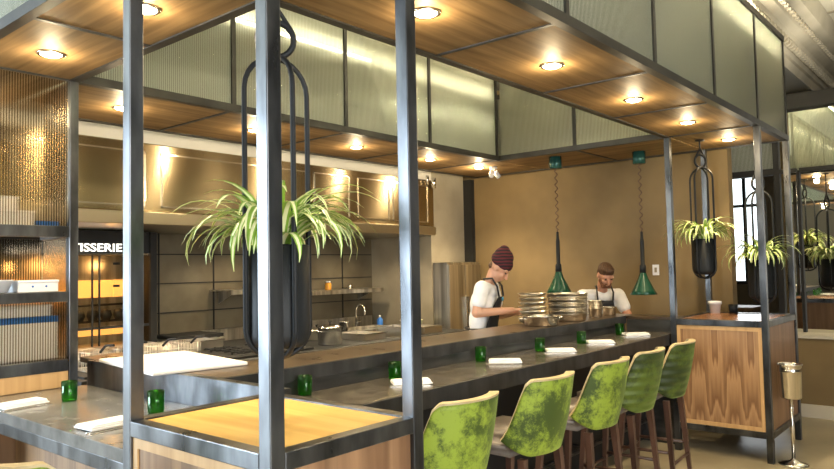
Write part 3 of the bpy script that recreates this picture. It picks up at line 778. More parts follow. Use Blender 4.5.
# hob with grates and trays along the range
hb = thing('gas_hob', 'black gas hob with iron grates on the range in front of the wall shelf', 'hob', (2.59, 3.55, .901))
MB().box(-.42, .42, -.30, .30, 0, .02, bev=.004).build('base', 'black', hb)
for gx in (-.21, .21):
    for gy in (-.15, .15):
        m = MB()
        for q in (-.09, 0, .09): m.box(gx-.13, gx+.13, gy+q-.006, gy+q+.006, .035, .047); m.box(gx+q-.006, gx+q+.006, gy-.13, gy+.13, .035, .047)
        for q in (-.12, .12): m.box(gx+q-.006, gx+q+.006, gy-.006, gy+.006, .021, .035)
        m.build('grate', 'black', hb)
def gtray(label, x, y, z, sx, sy, h, a=0):
    t_ = thing('steel_tray', label, 'tray', (x, y, z), RAD(a))
    m = MB(); m.box(-sx/2, sx/2, -sy/2, sy/2, 0, .004)
    for s_ in (-1, 1):
        m.box(s_*sx/2-.002, s_*sx/2+.002, -sy/2, sy/2, .004, h); m.box(-sx/2+.003, sx/2-.003, s_*sy/2-.002, s_*sy/2+.002, .004, h)
    m.build('tub', 'pansteel', t_)
    m = MB()
    for s_ in (-1, 1): m.box(s_*(sx/2+.008)-.010, s_*(sx/2+.008)+.010, -sy/2-.015, sy/2+.015, h, h+.004)
    for s_ in (-1, 1): m.box(-sx/2, sx/2, s_*(sy/2+.006)-.009, s_*(sy/2+.006)+.009, h, h+.004)
    m.build('rim', 'chrome', t_)
gtray('shallow steel tray on the range left of the sink basin', 3.90, 3.55, .901, .30, .40, .06)
gtray('deep steel tray at the front edge of the range before the sink', 4.30, 3.40, .901, .26, .32, .10, 6)
gtray('steel tray on the range near its right end', 4.72, 3.45, .901, .30, .36, .07)
gtray('steel tray behind the white board on the left of the range', 2.38, 4.05, .901, .26, .30, .10)
mug(4.05, 3.95, 'tall steel container behind the shallow tray on the range', 'chrome', r=.05, h=.15)
mug(3.12, 3.95, 'small steel container behind the tall pot', 'chrome', r=.045, h=.11)
# fridge doors in the alcove
fg = thing('steel_fridge', 'stainless steel cold cabinet with painted reflection streaks left of the cook in the beanie', 'fridge', (5.6, 3.65, 0))
K(fg, 'body', 'stainless', (5.28, 5.92, 3.50, 3.715, .10, 1.66), .006)
K(fg, 'door', 'stainless', (5.285, 5.595, 3.475, 3.499, .14, 1.63), .004); K(fg, 'door', 'stainless', (5.605, 5.915, 3.475, 3.499, .14, 1.63), .004)
K(fg, 'handle', 'chrome', (5.57, 5.585, 3.44, 3.472, .8, 1.25), .003); K(fg, 'handle', 'chrome', (5.615, 5.63, 3.44, 3.472, .8, 1.25), .003)
K(fg, 'plinth', 'black', (5.3, 5.9, 3.52, 3.71, 0, .10))
# twin spotlight
tl = thing('spotlight', 'small white twin spotlight under the rear soffit', 'spotlight', (5.25, 2.80, H2+.002))
MB().lathe([(0,0),(.04,0),(.04,-.02),(0,-.02)]).build('base', 'plastic_w', tl)
for s_ in (-1, 1):
    m = MB(); m.tube([(s_*.01,0,-.02),(s_*.03,0,-.06)], .006, 6)
    m.tube([(s_*.03,0,-.05),(s_*.075,-.02,-.11)], .026, 14)
    m.build('head', 'plastic_w', tl)
# outlet
ou = thing('wall_switch', 'white switch plate on the tan wall', 'switch', (5.998, 1.317, 1.531))
MB().box(-.006, 0, -.035, .035, -.055, .055, bev=.002).build('plate', 'plastic_w', ou); MB().box(-.010, -.006, -.012, .012, -.025, .025).build('rocker', 'greige', ou)

# heat lamps
def heatlamp(x, y, label, dz=0.):
    h = thing('heat_lamp', label, 'lamp', (x, y, H2+.002), 0, 'green heat lamps on coiled cords')
    MB().lathe([(0,0),(.062,0),(.062,-.115),(.055,-.12),(0,-.12)]).build('ceiling_cap', plain('teal_cap', (.02,.09,.085), .25, .4), h)
    pts = []
    for k in range(0, 9*14+1):
        t_ = k/14; z = -.12 - (.62+dz)*t_/9 ; rr = .013 if 3 < k < 9*14-3 else .0
        pts.append((rr*cos(2*pi*t_), rr*sin(2*pi*t_), z))
    MB().tube(pts, .0042, 5).build('coiled_cord', 'cord', h)
    MB().lathe([(0,-.74),(.012,-.74),(.014,-.80),(.020,-.84),(.020,-1.06),(.030,-1.07),(.032,-1.14),(0,-1.14)], (0,0,-dz), n=18).build('handle', 'potblack', h)
    MB().lathe([(.030,-1.141),(.036,-1.16),(.050,-1.20),(.105,-1.31),(.128,-1.35),(.126,-1.352),(.100,-1.312),(.045,-1.20),(.0,-1.17)], (0,0,-dz), n=32).build('shade', 'lampgreen', h)
    MB().lathe([(0,-1.23),(.03,-1.24),(.036,-1.27),(.02,-1.30),(0,-1.305)], (0,0,-dz), n=16).build('bulb', 'lampinner', h)
heatlamp(5.13, 1.97, 'green conical heat lamp hanging between the two cooks', .018)
heatlamp(5.46, 1.235, 'green conical heat lamp hanging right of the bearded cook', .042)

# ================================================================= HANGING PLANTERS
def planter(x, y, ztop, zbot, rad, label, seed, leaves=75, spread=1.0):
    """ztop/zbot: top and bottom of the loops"""
    p = thing('hanging_planter', label, 'planter', (x, y, H2), 0, 'hanging planters with spider plants')
    T, Bz = ztop-H2, zbot-H2; tr_ = rad*.078
    for ang in (-12, 78):
        a = RAD(ang); pts = []
        for k in range(13):
            q = pi*k/12; pts.append((rad*cos(q), T-rad+rad*sin(q)))
        for k in range(13):
            q = pi+pi*k/12; pts.append((rad*cos(q), Bz+rad*.85+rad*.85*sin(q)))
        MB().tube([(u*cos(a), u*sin(a), z) for u, z in pts], tr_, 10, closed=True).build('loop', 'potblack', p)
    rr = rad*.52; cz = T+rr+tr_*.6
    MB().tube([(rr*cos(RAD(35))*cos(q), rr*sin(RAD(35))*cos(q)*-1, cz+rr*sin(q)) for q in [2*pi*k/24 for k in range(24)]], tr_*1.2, 10, closed=True).build('ring', 'potblack', p)
    hk = MB(); top = cz+rr
    hk.tube([(0,0,0),(0,0,top+.03)], tr_*.8, 8)
    hk.lathe([(0,-.001),(.04,-.001),(.04,-.012),(0,-.012)], n=18)
    hk.tube([(rr*.7,-rr*.5,cz+rr*.55),(0,0,top+.06),(-rr*.7,rr*.5,cz+rr*.55)], tr_*1.1, 8)
    hk.build('hook', 'potblack', p)
    pr = rad*.90; pz = Bz+rad*.30; ph = rad*2.9
    prof = [(0,pz)]+[(pr-.035+.035*sin(q), pz+.045-.045*cos(q)) for q in [pi/2*k/5 for k in range(6)]]+[(pr,pz+ph),(pr-.004,pz+ph+.002),(pr-.007,pz+ph-.01),(pr-.008,pz+ph-.05),(0,pz+ph-.05)]
    MB().lathe(prof).build('pot', 'potblack', p)
    rim = pz+ph-.05
    rnd = random.Random(seed); fb = MB(); bm = fb.bm
    for i in range(leaves):
        az = rnd.uniform(0, 2*pi); L = rnd.uniform(.26,.47)*spread*rad/.117; el = rnd.uniform(RAD(60), RAD(89)); wd = rnd.uniform(.011,.018)*rad/.117*1.1
        r0 = rnd.uniform(0, pr*.45); pos = Vector((r0*cos(az), r0*sin(az), rim)); N = 11; cur = rnd.uniform(RAD(110), RAD(205)); rows = []
        daz = rnd.uniform(-.5,.5)
        for k in range(N+1):
            tt = k/N; e_ = el - cur*tt**1.35; a_ = az+daz*tt
            side = Vector((-sin(a_), cos(a_), 0)); wv = wd*(min(1, .5+tt*2.2))*(1-tt**3.2)+.0008
            rows.append([bm.verts.new(pos+side*wv*s_+Vector((0,0,abs(s_)*wv*.25))) for s_ in (-1,-.45,.45,1)])
            pos = pos + Vector((cos(a_)*cos(e_), sin(a_)*cos(e_), sin(e_)))*L/N
        flip = rnd.random() < .3
        for A, B in zip(rows, rows[1:]):
            for j in range(3):
                f_ = bm.faces.new((A[j], A[j+1], B[j+1], B[j])); f_.smooth = True
                f_.material_index = (1 if j == 1 else 0) if not flip else (0 if j == 1 else 1)
    me_o = fb.build('foliage', ['leaf', 'leafpale'], p)
    return p
planter(.35, .40, 2.325, 1.31, .117, 'large black hanging planter with spider plant over the oak-topped near cabinet', 3, 120, 1.0)
planter(5.22, .575, 2.44, 1.46, .108, 'black hanging planter with spider plant left of the far cabinet front post', 5, 110, 1.1)
planter(5.72, .235, 2.24, 1.22, .122, 'black hanging planter hung lower between the two right posts of the far cabinet', 9, 110, 1.0)

# ================================================================= STOOLS
def stool(label, vmat, proto=[None]):
    s_ = thing('bar_stool', label, 'stool', (0,0,0), 0, 'green velvet bar stools')
    SZ = .70
    # legs
    for sx in (-1, 1):
        for sy in (-1, 1):
            m = MB()
            x_, y_ = sx*.165, .02+sy*.15; xb, yb = sx*.20, .02+sy*.20
            vs = []
            for (cx, cy, z, h) in ((x_, y_, SZ-.05, .019), (xb, yb, 0, .012)):
                vs.append([m.bm.verts.new((cx+a*h, cy+b*h, z)) for a, b in ((-1,-1),(1,-1),(1,1),(-1,1))])
            m.bm.faces.new(vs[0]); m.bm.faces.new(list(reversed(vs[1])))
            for k in range(4): m.bm.faces.new((vs[0][k], vs[0][(k+1)%4], vs[1][(k+1)%4], vs[1][k]))
            m.build('leg', 'legwood', s_)
    def lp(sx, sy, z):
        t_ = 1-z/(SZ-.05); return (sx*(.165+.035*t_), .02+sy*(.15+.05*t_), z)
    for z, pr_ in ((.26, (((-1,1),(1,1)),)), (.22, (((-1,-1),(1,-1)),)), (.30, (((-1,-1),(-1,1)), ((1,-1),(1,1))))):
        for (a, b) in pr_:
            MB().tube([lp(*a, z), lp(*b, z)], .011, 8).build('stretcher', 'legwood', s_)
    # seat
    m = MB(); m.box(-.22, .22, -.11, .27, SZ-.05, SZ+.065)
    es = [e for e in m.bm.edges]; bmesh.ops.bevel(m.bm, geom=es, offset=.045, segments=5, affect='EDGES')
    for f_ in m.bm.faces: f_.smooth = True
    m.build('seat', 'leather', s_)
    # wrapped backrest: grid over (u, v)
    NU, NV = 26, 16; Z0, Z1 = SZ-.035, SZ+.340
    def P(u, v, off):
        hw = .238 - .034*v**1.3
        bend = 1.25*u
        rr = .235
        # plan curve: superellipse-like, centre back at y = -.20
        x_ = hw*sin(bend)/sin(1.25)
        y_ = -.185 - .085*v + (.13-.045*v)*(1-cos(bend))/(1-cos(1.25))
        n_ = Vector((x_/hw*.9, -(.4+.6*cos(bend)), 0)).normalized()
        zc = Z0+(Z1-Z0)*v
        cut = .10*max(0, abs(u)-.62)**1.3*2.0          # top corners fall slightly, bottom corners rise
        zc += (1-v)**3*max(0, abs(u)-.45)**1.5*.20 - v**6*max(0, abs(u)-.8)**1.4*.25
        bulge = .010*sin(pi*v)*(1-u*u)
        return Vector((x_, y_, zc)) + n_*(off+bulge)
    def shell(name, o0, o1, mat, ins=0.):
        m = MB(); g = []
        for off in (o0, o1):
            g.append([[m.bm.verts.new(P((-1+2*i/NU)*(1-ins), ins+(1-2*ins)*j/NV, off)) for j in range(NV+1)] for i in range(NU+1)])
        for gi in (0, 1):
            for i in range(NU):
                for j in range(NV):
                    q = [g[gi][i][j], g[gi][i+1][j], g[gi][i+1][j+1], g[gi][i][j+1]]
                    f_ = m.bm.faces.new(q if gi else list(reversed(q))); f_.smooth = True
        for i in range(NU):
            m.bm.faces.new((g[0][i][0], g[0][i+1][0], g[1][i+1][0], g[1][i][0])); m.bm.faces.new((g[0][i][NV], g[1][i][NV], g[1][i+1][NV], g[0][i+1][NV]))
        for j in range(NV):
            m.bm.faces.new((g[0][0][j], g[1][0][j], g[1][0][j+1], g[0][0][j+1])); m.bm.faces.new((g[0][NU][j], g[0][NU][j+1], g[1][NU][j+1], g[1][NU][j]))
        return m.build(name, mat, s_)
    shell('backrest', .002, .014, vmat)
    shell('back_lining', -.028, .0015, 'leather', .004)
    # cream edge trim round the top and sides
    m = MB(); per = [(-1, j/NV) for j in range(0, NV+1)] + [(-1+2*i/NU, 1) for i in range(1, NU+1)] + [(1, 1-j/NV) for j in range(1, NV+1)]
    ring = []
    for (u, v) in per:
        eu = .009 if v >= 1 else 0; ex = .004
        a = P(u, v, -.028); b = P(u, v, .016)
        du = Vector((ex*(1 if u > 0 else -1) if abs(u) >= 1 else 0, 0, eu))
        ring.append([m.bm.verts.new(a), m.bm.verts.new(a+du), m.bm.verts.new(b+du), m.bm.verts.new(b)])
    for A, B in zip(ring, ring[1:]):
        for k in range(4):
            f_ = m.bm.faces.new((A[k], A[(k+1)%4], B[(k+1)%4], B[k])); f_.smooth = False
    m.bm.faces.new(ring[0]); m.bm.faces.new(list(reversed(ring[-1])))
    m.build('edge_trim', 'trim', s_)
    return s_
def channelled():
    """velvet with faint horizontal quilting lines"""
    m = M['velvetdark']; nt = m.node_tree; b = nt.nodes['Principled BSDF']
    tc = nt.nodes.new('ShaderNodeTexCoord'); sp = nt.nodes.new('ShaderNodeSeparateXYZ'); nt.links.new(tc.outputs['Object'], sp.inputs[0])
    q = nt.nodes.new('ShaderNodeMath'); q.operation = 'MULTIPLY'; q.inputs[1].default_value = 2*pi/.055; nt.links.new(sp.outputs[2], q.inputs[0])
    s = nt.nodes.new('ShaderNodeMath'); s.operation = 'SINE'; nt.links.new(q.outputs[0], s.inputs[0])
    bp_ = nt.nodes.new('ShaderNodeBump'); bp_.inputs['Strength'].default_value = .5; bp_.inputs['Distance'].default_value = .008
    nt.links.new(s.outputs[0], bp_.inputs['Height']); nt.links.new(bp_.outputs[0], b.inputs['Normal'])
channelled()
for k in ('velvet', 'velvetdark'):
    nt = M[k].node_tree
    nz = next(q for q in nt.nodes if q.type == 'TEX_NOISE'); mpn = next(q for q in nt.nodes if q.type == 'MAPPING'); rampn = next(q for q in nt.nodes if q.type == 'VALTORGB')
    oi = nt.nodes.new('ShaderNodeObjectInfo'); ml = nt.nodes.new('ShaderNodeMath'); ml.operation = 'MULTIPLY'; ml.inputs[1].default_value = 17.0
    nt.links.new(oi.outputs['Random'], ml.inputs[0]); nt.links.new(ml.outputs[0], mpn.inputs['Location'])
    n2 = nt.nodes.new('ShaderNodeTexNoise'); n2.inputs['Scale'].default_value = 3.2; n2.inputs['Detail'].default_value = 2; nt.links.new(mpn.outputs[0], n2.inputs['Vector'])
    mxv = nt.nodes.new('ShaderNodeMix'); mxv.inputs[0].default_value = .42
    nt.links.new(nz.outputs[0], mxv.inputs[2]); nt.links.new(n2.outputs[0], mxv.inputs[3]); nt.links.new(mxv.outputs[0], rampn.inputs[0])
    b = nt.nodes['Principled BSDF']; b.inputs['Sheen Weight'].default_value = .35; b.inputs['Sheen Tint'].default_value = (.75,1,.3,1)
# (x, y of backrest centre, turn, velvet)
ST = [(1.295, .25, -3, 'velvet', 'bright green crushed velvet stool, nearest to the camera and cut by the frame'),
      (2.00, .25, -2, 'velvet', 'bright green velvet stool with a dark patch low on its back'),
      (2.69, .25, 0, 'velvet', 'bright green velvet stool, middle of the five at the long counter'),
      (3.25, .25, 2, 'velvetdark', 'darker green quilted stool, second from the far cabinet'),
      (3.83, .25, 4, 'velvetdark', 'darker green quilted stool right before the far wooden cabinet')]
s1 = None; sd = None
for (x, y, a, vm, lab) in ST:
    if vm == 'velvet':
        if s1 is None: s = s1 = stool(lab, 'velvet')
        else: s = copy_tree(s1)
    else:
        if sd is None: s = sd = stool(lab, 'velvetdark')
        else: s = copy_tree(sd)
    s['label'] = lab
    s.location = (x, y+.26, 0); s.rotation_euler = (0, 0, RAD(a))
s = copy_tree(s1); s['label'] = 'stool at the short left counter, only its cream top edge showing at the frame corner'
s.location = (-.18, .985, 0); s.rotation_euler = (0, 0, RAD(-60))

# ================================================================= TABLE SETTINGS
def tumbler(label):
    t_ = MB().lathe([(0,0),(.031,0),(.035,.006),(.037,.095),(.0345,.096),(.032,.012),(0,.012)], n=24).build('glass_tumbler', 'green')
    return tag(t_, label, 'glass', 'green glass tumblers')
GL = [(1.15,1.205,'green tumbler just behind the oak-topped cabinet, right of the near front post'), (1.76,1.155,'green tumbler beside the tall post right of the oak-topped cabinet'), (2.61,1.17,'green tumbler behind the gap between the first and second stool'),
      (3.27,1.115,'green tumbler left of the napkin behind the second stool'), (3.87,1.095,'green tumbler left of the napkin behind the middle stool'), (4.66,1.135,'green tumbler closest to the far cabinet'),
      (.385,2.065,'green tumbler on the left counter in front of the shelf unit'), (.485,1.43,'green tumbler on the left counter just right of the leftmost tall post')]
g0 = None
for x, y, l in GL:
    if g0 is None: g = g0 = tumbler(l)
    else: g = g0.copy(); C.objects.link(g); g['label'] = l
    g.location = (x, y, CZ)
def napkin(label):
    n_ = thing('folded_napkin', label, 'napkin', (0,0,0), 0, 'folded white napkins')
    m = MB()
    m.box(-.105, .105, -.068, .068, .0042, .012, bev=.0035); m.box(-.102, .098, -.065, .06, .0125, .020, bev=.0035); m.box(-.09, .096, -.062, .03, .0205, .025, bev=.002)
    m.build('cloth', 'white', n_)
    return n_
def cutlery(label_k, label_f, x, y, a):
    m = MB()
    m.tube([(-.13,0,0),(-.02,0,0),(.0,0,.001)], .004, 6); m.box(0, .09, -.009, .009, -.001, .001)
    k_ = tag(m.build('table_knife', 'chrome'), label_k, 'knife', 'table knives')
    k_.location = (x, y, CZ+.030); k_.rotation_euler = (0,0,a)
NP = [(1.70,.985,-40,'white folded napkin beside the tall post right of the oak-topped cabinet'), (2.645,1.005,-55,'white folded napkin behind the gap between first and second stool'), (3.33,.985,-52,'white folded napkin behind the second stool'),
      (3.96,.985,-50,'white folded napkin behind the middle stool'), (4.66,.99,-48,'white folded napkin closest to the far cabinet'),
      (.185,2.13,8,'white folded napkin on the left counter before the shelf unit'), (.225,1.345,4,'white folded napkin on the left counter beside the leftmost tall post')]
n0 = None; k0 = None; f0 = None
for x, y, a, l in NP:
    n_ = napkin(l) if n0 is None else copy_tree(n0)
    if n0 is None: n0 = n_
    n_['label'] = l; n_.location = (x, y, CZ); n_.rotation_euler = (0, 0, RAD(a))
    for nm, off in (('table_knife', .018), ('table_fork', -.008)):
        if nm == 'table_knife' and k0 is None:
            m = MB(); m.box(-.125, -.02, -.005, .005, 0, .004, bev=.0015); m.box(-.019, .085, -.009, .009, .001, .003, bev=.0008); k0 = o = m.build(nm, 'chrome')
        elif nm == 'table_fork' and f0 is None:
            m = MB(); m.box(-.125, .03, -.0035, .0035, 0, .003, bev=.001); m.box(.031, .05, -.010, .010, 0, .003, bev=.001)
            for q in (-.0085, -.003, .003, .0085): m.box(.051, .085, q-.0014, q+.0014, .0005, .0025)
            f0 = o = m.build(nm, 'chrome')
        else:
            o = (k0 if nm == 'table_knife' else f0).copy(); C.objects.link(o)
        r_ = RAD(a); lx, ly = -.0, -.082+off*.9
        o.location = (x+lx*cos(r_)-ly*sin(r_), y+lx*sin(r_)+ly*cos(r_), CZ+.0003); o.rotation_euler = (0,0,r_)
        tag(o, ('steel knife' if nm == 'table_knife' else 'steel fork')+' on the '+l.replace('white folded napkin','napkin'), 'cutlery', 'table knives' if nm == 'table_knife' else 'table forks')

# white board on the left ledge
wb = thing('serving_board', 'large white rectangular board lying on the corner of the ledge behind the leftmost tall post', 'board', (.85, 1.93, LZ), RAD(-8))
MB().box(-.245, .245, -.385, .385, .001, .02, bev=.006).build('slab', 'board', wb)
m = MB()
for a, b in ((-1,-1),(1,-1),(1,1),(-1,1)): m.box(a*.21-.01, a*.21+.01, b*.34-.01, b*.34+.01, 0, .0012)
m.build('foot', 'black', wb)

# ================================================================= PANS ON THE LEDGE
def pan_profile(r, h, flare=.0): return [(0,0),(r*.86,0),(r*.93,.008),(r,h),(r+.007,h+.002),(r+.006,h+.005),(r-.003,h+.002),(r*.90,.012),(0,.010)]
def pan(name, label, cat, x, y, z, r, h, ang, hl=.16, mat='pansteel', group=None, loops=False):
    p = thing(name, label, cat, (x, y, z), RAD(ang), group)
    MB().lathe(pan_profile(r, h), n=32).build('body', mat, p)
    if loops:
        for s_ in (-1, 1): MB().tube([(s_*r*.97,-.035,h*.75),(s_*(r+.035),-.028,h*.85),(s_*(r+.035),.028,h*.85),(s_*r*.97,.035,h*.75)], .005, 6).build('handle', mat, p)
    elif hl: MB().tube([(r*.96,0,h*.7),(r+.04,0,h*.95),(r+hl,0,h*1.1)], .007, 8).build('handle', mat, p)
    return p
pan('saute_pan', 'shiny shallow steel pan in front of the cook in the beanie', 'pan', 3.78, 1.40, LZ+.001, .145, .075, 150, 0, 'chrome', loops=True)
for i in range(7): pan('shallow_pan', ['lowest','second lowest','third lowest','middle','third highest','second highest','topmost'][i]+' shallow steel pan of the stack behind the shiny saute pan', 'pan', 4.02+.004*(i%3), 1.62-.004*(i%2), LZ+.001+i*.037, .112, .020, 170+i*11, .0, group='shallow pans stacked on the ledge')
for i in range(8): pan('stacked_pan', ['lowest','second lowest','third lowest','fourth lowest','fourth highest','third highest','second highest','topmost'][i]+' wide steel pan of the big stack between the two cooks', 'pan', 4.36+.003*(i%2), 1.47, LZ+.001+i*.0245, .166+.001*i, .06, 200+i*7, .0, group='wide pans in the big stack')
for i in range(3): pan('small_pan', ['lowest','middle','topmost'][i]+' dark small pan of the short stack left of the bearded cook', 'pan', 4.83, 1.44, LZ+.001+i*.035, .062, .075, 20, 0, 'pansteel', group='small dark pans stacked on the ledge')
pan('saucepan', 'small shiny saucepan at the right end of the ledge before the bearded cook', 'pan', 5.06, 1.41, LZ+.001, .062, .075, 160, 0, 'chrome', loops=False)

# pot and cup on far cabinet
wp = thing('plant_pot', 'small white pot standing on the far cabinet beside the rear post', 'pot', (5.78, .675, 1.114))
MB().lathe([(0,0),(.045,0),(.055,.085),(.062,.086),(.062,.115),(.056,.116),(.054,.10),(0,.10)]).build('pot', 'plastic_w', wp)
MB().lathe([(0,.101),(.053,.101),(.02,.108),(0,.108)]).build('soil', 'black', wp)
bcup = thing('black_cup', 'small black cup beside the white pot on the far cabinet', 'cup', (5.82, .52, 1.114))
MB().lathe([(0,0),(.035,0),(.042,.085),(.039,.085),(.032,.006),(0,.006)]).build('cup', 'potblack', bcup)
MB().tube([(.04,0,.07),(.062,0,.06),(.060,0,.03),(.037,0,.02)], .004, 6).build('handle', 'potblack', bcup)

# wine bucket on stand
bk = thing('bucket_stand', 'polished steel wine bucket on a slim round-based stand beside the far cabinet', 'wine bucket', (5.0, -.12, 0))
MB().lathe([(0,0),(.110,0),(.110,.006),(.08,.016),(.03,.030),(.016,.045),(0,.045)], n=36).build('base', 'chrome', bk)
MB().tube([(0,0,.04),(0,0,.52)], .014, 14).build('pole', 'chrome', bk)
MB().lathe([(0,.515),(.070,.515),(.078,.525),(.086,.725),(.090,.73),(.087,.737),(.089,.775),(.094,.78),(.091,.786),(.085,.775),(.074,.54),(0,.53)], n=36).build('bucket', 'chrome', bk)
for s_ in (-1, 1): MB().tube([(s_*.085,-.02,.74),(s_*.112,-.018,.745),(s_*.112,.018,.745),(s_*.085,.02,.74)], .004, 6).build('handle', 'chrome', bk)

# next room: sideboard seen through the gap
sb = thing('sideboard', 'low wooden sideboard in the next room behind the far cabinet', 'sideboard', (9.6, 2.3, 0))
K(sb, 'body', 'brownwood', (9.3, 9.8, 1.3, 3.4, .08, .92), .005); K(sb, 'worktop', 'brownwood', (9.25, 9.85, 1.25, 3.45, .921, .96), .004)
for y in (1.34, 2.02, 2.70): K(sb, 'door', 'redtop', (9.28, 9.298, y, y+.64, .12, .88), .003)
K(sb, 'plinth', 'black', (9.35, 9.75, 1.35, 3.35, 0, .08))

# ================================================================= PEOPLE
def lathe_capsule(bm, p0, p1, r0, r1, n=14):
    p0, p1 = Vector(p0), Vector(p1); d = p1-p0; L = d.length
    q = Vector((0,0,1)).rotation_difference(d.normalized()) if L > 1e-6 else Matrix.Identity(3).to_quaternion()
    prof = [(r0*sin(a), -r0*cos(a)) for a in [pi/2*k/5 for k in range(6)]] + [(r1*cos(a), L+r1*sin(a)) for a in [pi/2*k/5 for k in range(6)]]
    rings = []
    for r, z in prof:
        if r < 1e-5: rings.append([bm.verts.new(p0+q @ Vector((0,0,z)))])
        else: rings.append([bm.verts.new(p0+q @ Vector((r*cos(2*pi*k/n), r*sin(2*pi*k/n), z))) for k in range(n)])
    for A, B in zip(rings, rings[1:]):
        for k in range(n):
            vs = []
            for v in (A[k % len(A)], A[(k+1) % n % len(A)], B[(k+1) % n % len(B)], B[k % len(B)]):
                if v not in vs: vs.append(v)
            if len(vs) > 2: bm.faces.new(vs)
def ellipsoid(bm, c, rad, rot=None):
    r = bmesh.ops.create_uvsphere(bm, u_segments=20, v_segments=14, radius=1)
    for v in r['verts']:
        p = Vector((v.co.x*rad[0], v.co.y*rad[1], v.co.z*rad[2]))
        if rot is not None: p = rot @ p
        v.co = p+Vector(c)
def blob(name, caps, ells, mat, parent, voxel=.008, smooth=6):
    bm = bmesh.new()
    for c_ in caps: lathe_capsule(bm, *c_)
    for e_ in ells: ellipsoid(bm, *e_)
    bmesh.ops.recalc_face_normals(bm, faces=bm.faces[:])
    me = bpy.data.meshes.new(name); bm.to_mesh(me); bm.free()
    o = bpy.data.objects.new(name, me); C.objects.link(o)
    a = o.modifiers.new('r', 'REMESH'); a.mode = 'VOXEL'; a.voxel_size = voxel; a.use_smooth_shade = True
    if smooth: b = o.modifiers.new('s', 'SMOOTH'); b.factor = .5; b.iterations = smooth
    bpy.context.view_layer.update()
    me2 = bpy.data.meshes.new_from_object(o.evaluated_get(bpy.context.evaluated_depsgraph_get()))
    bpy.data.objects.remove(o); bpy.data.meshes.remove(me)
    me2.materials.clear(); me2.materials.append(M[mat] if isinstance(mat, str) else mat); me2.name = name
    for p in me2.polygons: p.use_smooth = True
    o = bpy.data.objects.new(name, me2); C.objects.link(o)
    if parent: o.parent = parent
    return o
def lerp(a, b, t): return tuple(a[i]+(b[i]-a[i])*t for i in range(3))
def hand_caps(wr, d, palmn, side, curl=.9):
    """wr wrist, d forward dir, palmn back-of-hand normal, side: thumb direction"""
    d, n_, s_ = Vector(d).normalized(), Vector(palmn).normalized(), Vector(side).normalized()
    caps = []; wr = Vector(wr)
    for k, off in enumerate((-.027, -.009, .009, .027)):
        caps.append((wr+d*.01+s_*off*.6, wr+d*.085+s_*off, .013, .0115))
        base = wr+d*.09+s_*off
        L = (.026, .030, .033, .029)[k]; p = base; ang = .35
        for j in range(3):
            ang_ = ang+curl*j*.6
            q = p + (d*cos(ang_)-n_*sin(ang_))*L*(1-.18*j)
            caps.append((p, q, .0092-.0008*j, .0085-.0008*j)); p = q
    t0 = wr+d*.03+s_*.025; t1 = t0+(d*.6+s_*.7-n_*.2).normalized()*.035; t2 = t1+(d*.9+s_*.1-n_*.4).normalized()*.03
    caps += [(t0, t1, .013, .010), (t1, t2, .010, .008)]
    return [(tuple(a), tuple(b), r0, r1) for a, b, r0, r1 in caps]
